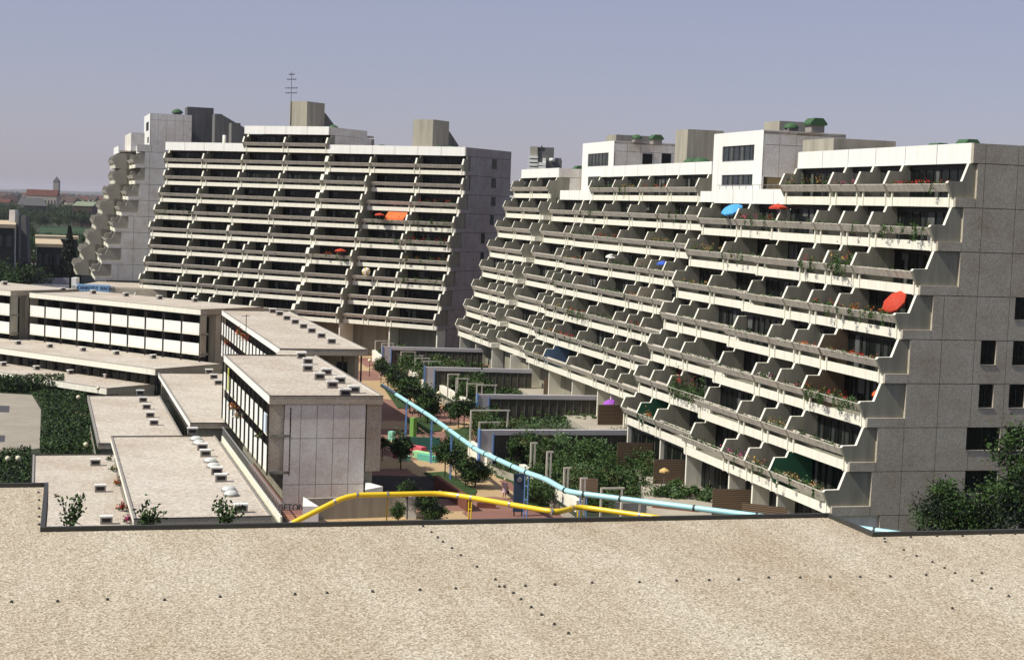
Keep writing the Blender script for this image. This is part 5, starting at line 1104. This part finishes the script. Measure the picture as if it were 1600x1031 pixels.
# church
Pc = farpt(67, Yc); hz = zof(67, 306, Yc) + 3.5
ch = house(Pc, wof(48, Yc), 14, hz, zof(67, 296.5, Yc) - zof(67, 306, Yc), CRM, RED, 0, "distant church with long red roof and pointed tower", 'church', None, 'church')
a = MB(); tw_ = wof(8.5, Yc); a.box(-tw_ / 2, tw_ / 2, -tw_ / 2, tw_ / 2, 0, zof(86, 284, Yc) + 3.5, mat('tower_stone', (.32, .29, .27))); 
zt = zof(86, 284, Yc) + 3.5; zt2 = zof(86, 275.5, Yc) + 3.5; tp = (0, 0, zt2); cs = [(-tw_ * .55, -tw_ * .55, zt), (tw_ * .55, -tw_ * .55, zt), (tw_ * .55, tw_ * .55, zt), (-tw_ * .55, tw_ * .55, zt)]
for i in range(4): a.face([cs[i], cs[(i + 1) % 4], tp], mat('spire_slate', (.10, .085, .09)))
o = a.build('tower', ch, (wof(19, Yc), 6, 0))
house(farpt(136, 1250), wof(30, 1250), 24, zof(136, 322, 1250) + 3.5, 3.4, mat('dim_brick', (.085, .055, .045)), GRN, 0, "brick hall with a pale green roof left of the stepped block", 'hall', None, 'building')
house(farpt(50, 1500), wof(34, 1500), 30, zof(48, 321, 1500) + 3.5, 7, mat('dark_shed', (.05, .045, .05)), mat('shed_roof', (.10, .10, .10)), R(30), "large dark gabled shed before the church", 'shed', None, 'building')
DKW_ = mat('dim_wall', (.10, .085, .07))
rnd = random.Random(11)
for i in range(90):
    Y = rnd.uniform(1750, 5200); x = rnd.uniform(-60, 250) if i < 72 else rnd.uniform(740, 830)
    house(farpt(x, Y), rnd.uniform(14, 30), rnd.uniform(10, 14), rnd.uniform(7, 15), rnd.uniform(4, 7), rnd.choice((CRM, CRM, DKW_)), rnd.choice((RED, BRN, BRN)), rnd.uniform(-.6, .6), "small distant house with a pitched roof among the trees near the horizon")
# left edge dark building with tan roof, wedge slabs, pavilion
TAN = mat('tan_roof', (.55, .45, .30), .9, .15, .3); DKW = mat('dark_facade', (.03, .035, .03), .8)
def flat_building(x0, x1, yt, yb, Y, dep, label, roof=TAN, wins=0, name='flat_building'):
    zt = zof((x0 + x1) / 2, yb, Y); p0 = farpt(x1, Y); w_ = wof(x1 - x0, Y); r = empty(name, (p0.x, Y, -3.5), R(17), label, 'building', None); a = MB(); a.box(-w_, 0, 0, dep, 0, zt + 3.5 - 1, DKW); a.build('wall', r)
    a = MB(); a.box(-w_ - .5, .5, -.5, dep, zt + 2.5, zt + 3.5, roof); a.build('roof', r)
    a = MB()
    for i in range(wins): a.box(-w_ * (i + .2) / wins, -w_ * (i + .75) / wins, -.06, .0, zt - 2.5, zt + .5, CURT2); a.box(-w_ * (i + .2) / wins, -w_ * (i + .75) / wins, -.06, .0, zt - 6.5, zt - 3.8, CURT)
    a.build('window', r)
def dep_for(yt, yb, Y, x): z = zof(x, yb, Y); return at(x, yt, z).y - Y
flat_building(-60, 22, 343, 349.5, 430, dep_for(343, 349.5, 430, 10), "dark two storey block with tan roof at the left picture edge", wins=6)
flat_building(61, 97, 373, 381, 470, dep_for(373, 381, 470, 80), "low glazed pavilion with tan roof left of the dark conifer", wins=4, name='pavilion')
flat_building(61, 122, 367, 369, 560, 12, "thin tan canopy behind the pavilion", name='canopy')
for i, (x0, x1, xt0, xt1, yt, yb, Y, lb) in enumerate([(12, 24, 15, 24, 328, 343, 455, "concrete wedge tower left of two slabs"), (26, 30, 26, 30, 336, 361, 450, "narrow upright concrete slab between two wedges"), (34, 47, 34, 41, 337, 378, 445, "tall concrete wedge slab leaning to the right")]):
    zt = zof(x0, yt, Y); zb = -3.5; a = MB(); X0, X1, Xa, Xb = [farpt(v, Y).x for v in (x0, x1, xt0, xt1)]
    v = [(X0, Y, zb), (X1, Y, zb), (Xb, Y, zt), (Xa, Y, zt), (X0, Y + 3, zb), (X1, Y + 3, zb), (Xb, Y + 3, zt), (Xa, Y + 3, zt)]
    a.idx(v, [(0, 1, 2, 3), (5, 4, 7, 6), (3, 2, 6, 7), (1, 5, 6, 2), (4, 0, 3, 7), (0, 4, 5, 1)], CONCD if i else CLAD_L); o = a.build('concrete_slab'); tag(o, lb, 'sculpture')
# parked cars in the distance (pale dots in a row)
cm = MB(); cm.prism_x([(-2.2, .3), (2.2, .3), (2.2, .85), (1.1, .95), (.6, 1.45), (-1.2, 1.45), (-1.9, .95), (-2.2, .9)], -.85, .85, plain('car_white', (.6, .6, .6))); cme = cm.mesh('car_body')
for i, x in enumerate([50, 57, 62, 66, 85, 92, 99, 110, 118, 124]):
    P = at(x, 337.5 + (i % 3), -3.5); r = empty('parked_car', P, R(90 + 5 * i), "pale car parked in the row among distant trees", 'car', "pale cars parked among distant trees"); inst(cme, 'body', r)
    w_ = MB()
    for (a_, b_) in ((-.8, 1.3), (.8, 1.3), (-.8, -1.3), (.8, -1.3)): w_.tube([(a_ - .1, b_, .32), (a_ + .1, b_, .32)], .32, EDGE, 10)
    w_.build('wheels', r)
# distant tower of flats behind the far end of the right row
Yt = 620; zb_ = -3.5; r = empty('tower_block', (farpt(826, Yt).x, Yt, zb_), 0, "distant white stepped tower of flats above the right row", 'tower block')
zt = lambda y, x=845: zof(x, y, Yt) + 3.5
a = MB(); s_ = Yt / FPX
a.box(0, 11.5 * s_, 0, 10, 0, zt(229, 830), CONC); a.box(11.5 * s_, 37 * s_, .8, 12, 0, zt(230), CONCD); a.box(37 * s_, 49 * s_, 1.5, 12, 0, zt(246), CONCD); a.box(46 * s_, 50 * s_, 2, 12, 0, zt(249), CONCD); a.build('wall', r)
b = MB(); 
for i in range(10): z = zt(247 + 6 * i, 830); b.box(-.9, 12.2 * s_, -1.2, -.1, z - .1, z + .85, WHITE)
for i in range(8): z = zt(258 + 6 * i, 845); b.box(12.5 * s_, 25 * s_, -1.0, .78, z - .2, z + 1.0, WHITE)
b.box(20 * s_, 25 * s_, -.6, .7, zt(252) - 3, zt(247), WHITE); b.lathe([(.01, -1), (1, -.8), (1.3, 0), (1, .6)], WHITE, 10, (35 * s_, .4, zt(249))); b.build('balcony', r)
b = MB(); b.box(12 * s_, 22 * s_, .7, .79, zt(236), zt(230.5), DKW); b.build('window', r); b = MB(); b.tube([(18 * s_, 4, zt(230)), (18 * s_, 4, zt(227))], .3, EDGE, 6); b.build('flue', r)
# second low slab between the wide block and the right row
r = empty('tower_block', (farpt(794, 700).x, 700, -3.5), 0, "distant striped block between the wide block and the right row", 'tower block'); a = MB(); a.box(0, 3.5, 0, 10, 0, zof(797, 288, 700) + 3.5, CONCD); a.box(3.5, 14, 3, 12, 0, zof(805, 282, 700) + 3.5, CONCD); a.build('wall', r)
b = MB(); [b.box(-.5, 6, -1, -.1, z, z + .9, WHITE) for z in [2.9 * i for i in range(1, 13)]]; b.build('balcony', r)
# trees of the middle distance
rnd = random.Random(21); protos = []
def bigtree(P, w_, h_, label, mats, seed, cone=False, group=None):
    key = ('big', mats[0].name, seed % 3, cone)
    if key not in TREES:
        rr = random.Random(seed % 3 + 50); a = MB()
        if cone:
            for i in range(1800): z = rr.random(); r_ = (1 - z) * .5 * rr.uniform(.6, 1.05) + .02; an = rr.uniform(0, 6.28); a.leaf(Vector((r_ * math.cos(an), r_ * math.sin(an), z)), .05, mats[0], rr)
        else: a = crown_mesh('crown', .5, .42, 1700, .035, mats, seed % 3 + 70, zc=.58, clusters=34)
        b = MB(); b.tube([(0, 0, 0), (.01, 0, .5)], [.03, .015], TRUNK, 6); TREES[key] = (a.mesh('crown'), b.mesh('trunk'))
    cm_, tm_ = TREES[key]; root = empty('conifer_tree' if cone else 'park_tree', P, rnd.uniform(0, 6), label, 'tree', group)
    for me, nm in ((cm_, 'crown'), (tm_, 'trunk')): o = inst(me, nm, root); o.scale = (w_, w_, h_)
Pt = farpt(110, 452); bigtree(Pt, wof(42, 452), zof(104, 355, 452) + 3.5, "black green conifer standing beside the stepped left block", (LEAFC,), 1, True)
bigtree(farpt(84, 455), wof(9, 455), zof(84, 392, 455) + 3.5, "small pointed conifer in front of the glazed pavilion", (LEAFC,), 2, True)
for i in range(240):
    if i < 165: Y = rnd.uniform(1180, 1950); x = rnd.uniform(-70, 175); hh = rnd.uniform(9, 14)
    else: Y = rnd.uniform(520, 820); x = rnd.uniform(-70, 160); hh = rnd.uniform(5, 8.5)
    if i >= 165 and x < 55: hh *= 1.5
    bigtree(farpt(x, Y), rnd.uniform(10, 18) * (1 if i < 165 else .7), hh, "dark leafy park tree in the wooded ground left of the stepped block", (LEAF, LEAF, LEAFC), i, False, "trees in the wooded ground at the left")
for (x, Y, h_, lb) in ((45, 440, 8, "tree in front of the leaning concrete wedge"), (30, 420, 8, "tree left of the pavilion by the footpath"), (8, 405, 8, "tree in front of the dark two storey block"), (58, 420, 7, "tree just left of the pavilion roof"), (-8, 415, 9, "tree at the very left edge by the path"), (38, 330, 5, "shrubby tree on the pale forecourt"), (27, 318, 4, "small tree at the corner of the pale forecourt")): bigtree(farpt(x, Y), h_ * 1.1, h_, lb, (LEAF, LEAF2), int(x), False)
# far woods as one mass
a = MB()
for i in range(5200):
    Y = 1900 + 5200 * rnd.random() ** .8; P = farpt(rnd.uniform(-260, 320) if i % 4 else rnd.uniform(740, 900), Y); s = rnd.uniform(6, 13)
    for j in range(3): a.leaf(P + Vector((rnd.gauss(0, s * .6), 0, rnd.uniform(2, s * 1.1))), s * .55, LEAFC if j else LEAF, rnd)
o = a.build('far_woodland'); o["kind"] = "stuff"; o["label"] = "dark woodland and suburbs along the horizon"; o["category"] = "woodland"
# low hills at the horizon
a = MB(); pts = []
for i in range(81): x = -6500 + i * 160; pts.append((x, 2 + 22 * (0.5 + .5 * math.sin(i * .33)) + 6 * math.sin(i * 1.3)))
for i in range(80): (x0, h0), (x1, h1) = pts[i], pts[i + 1]; a.face([(x0, 12500, -4), (x1, 12500, -4), (x1, 13200, h1 + 18), (x0, 13200, h0 + 18)], EARTH); a.face([(x0, 13200, h0 + 18), (x1, 13200, h1 + 18), (x1, 14500, -4), (x0, 14500, -4)], EARTH)
struct(a, 'hills')
# ================================================================== haze
hz_ = bpy.data.materials.new('haze'); hz_.use_nodes = True; n = hz_.node_tree; n.nodes.clear(); pv = n.nodes.new('ShaderNodeVolumePrincipled'); pv.inputs['Color'].default_value = (.86, .87, .96, 1); pv.inputs['Density'].default_value = .00005; pv.inputs['Anisotropy'].default_value = .0
ou = n.nodes.new('ShaderNodeOutputMaterial'); n.links.new(pv.outputs[0], ou.inputs['Volume'])
a = MB(); a.box(-9500, 9500, -300, 16500, -6, 75, hz_); o = a.build('haze'); o["kind"] = "stuff"; o["label"] = "thin pale summer haze"; o["category"] = "haze"
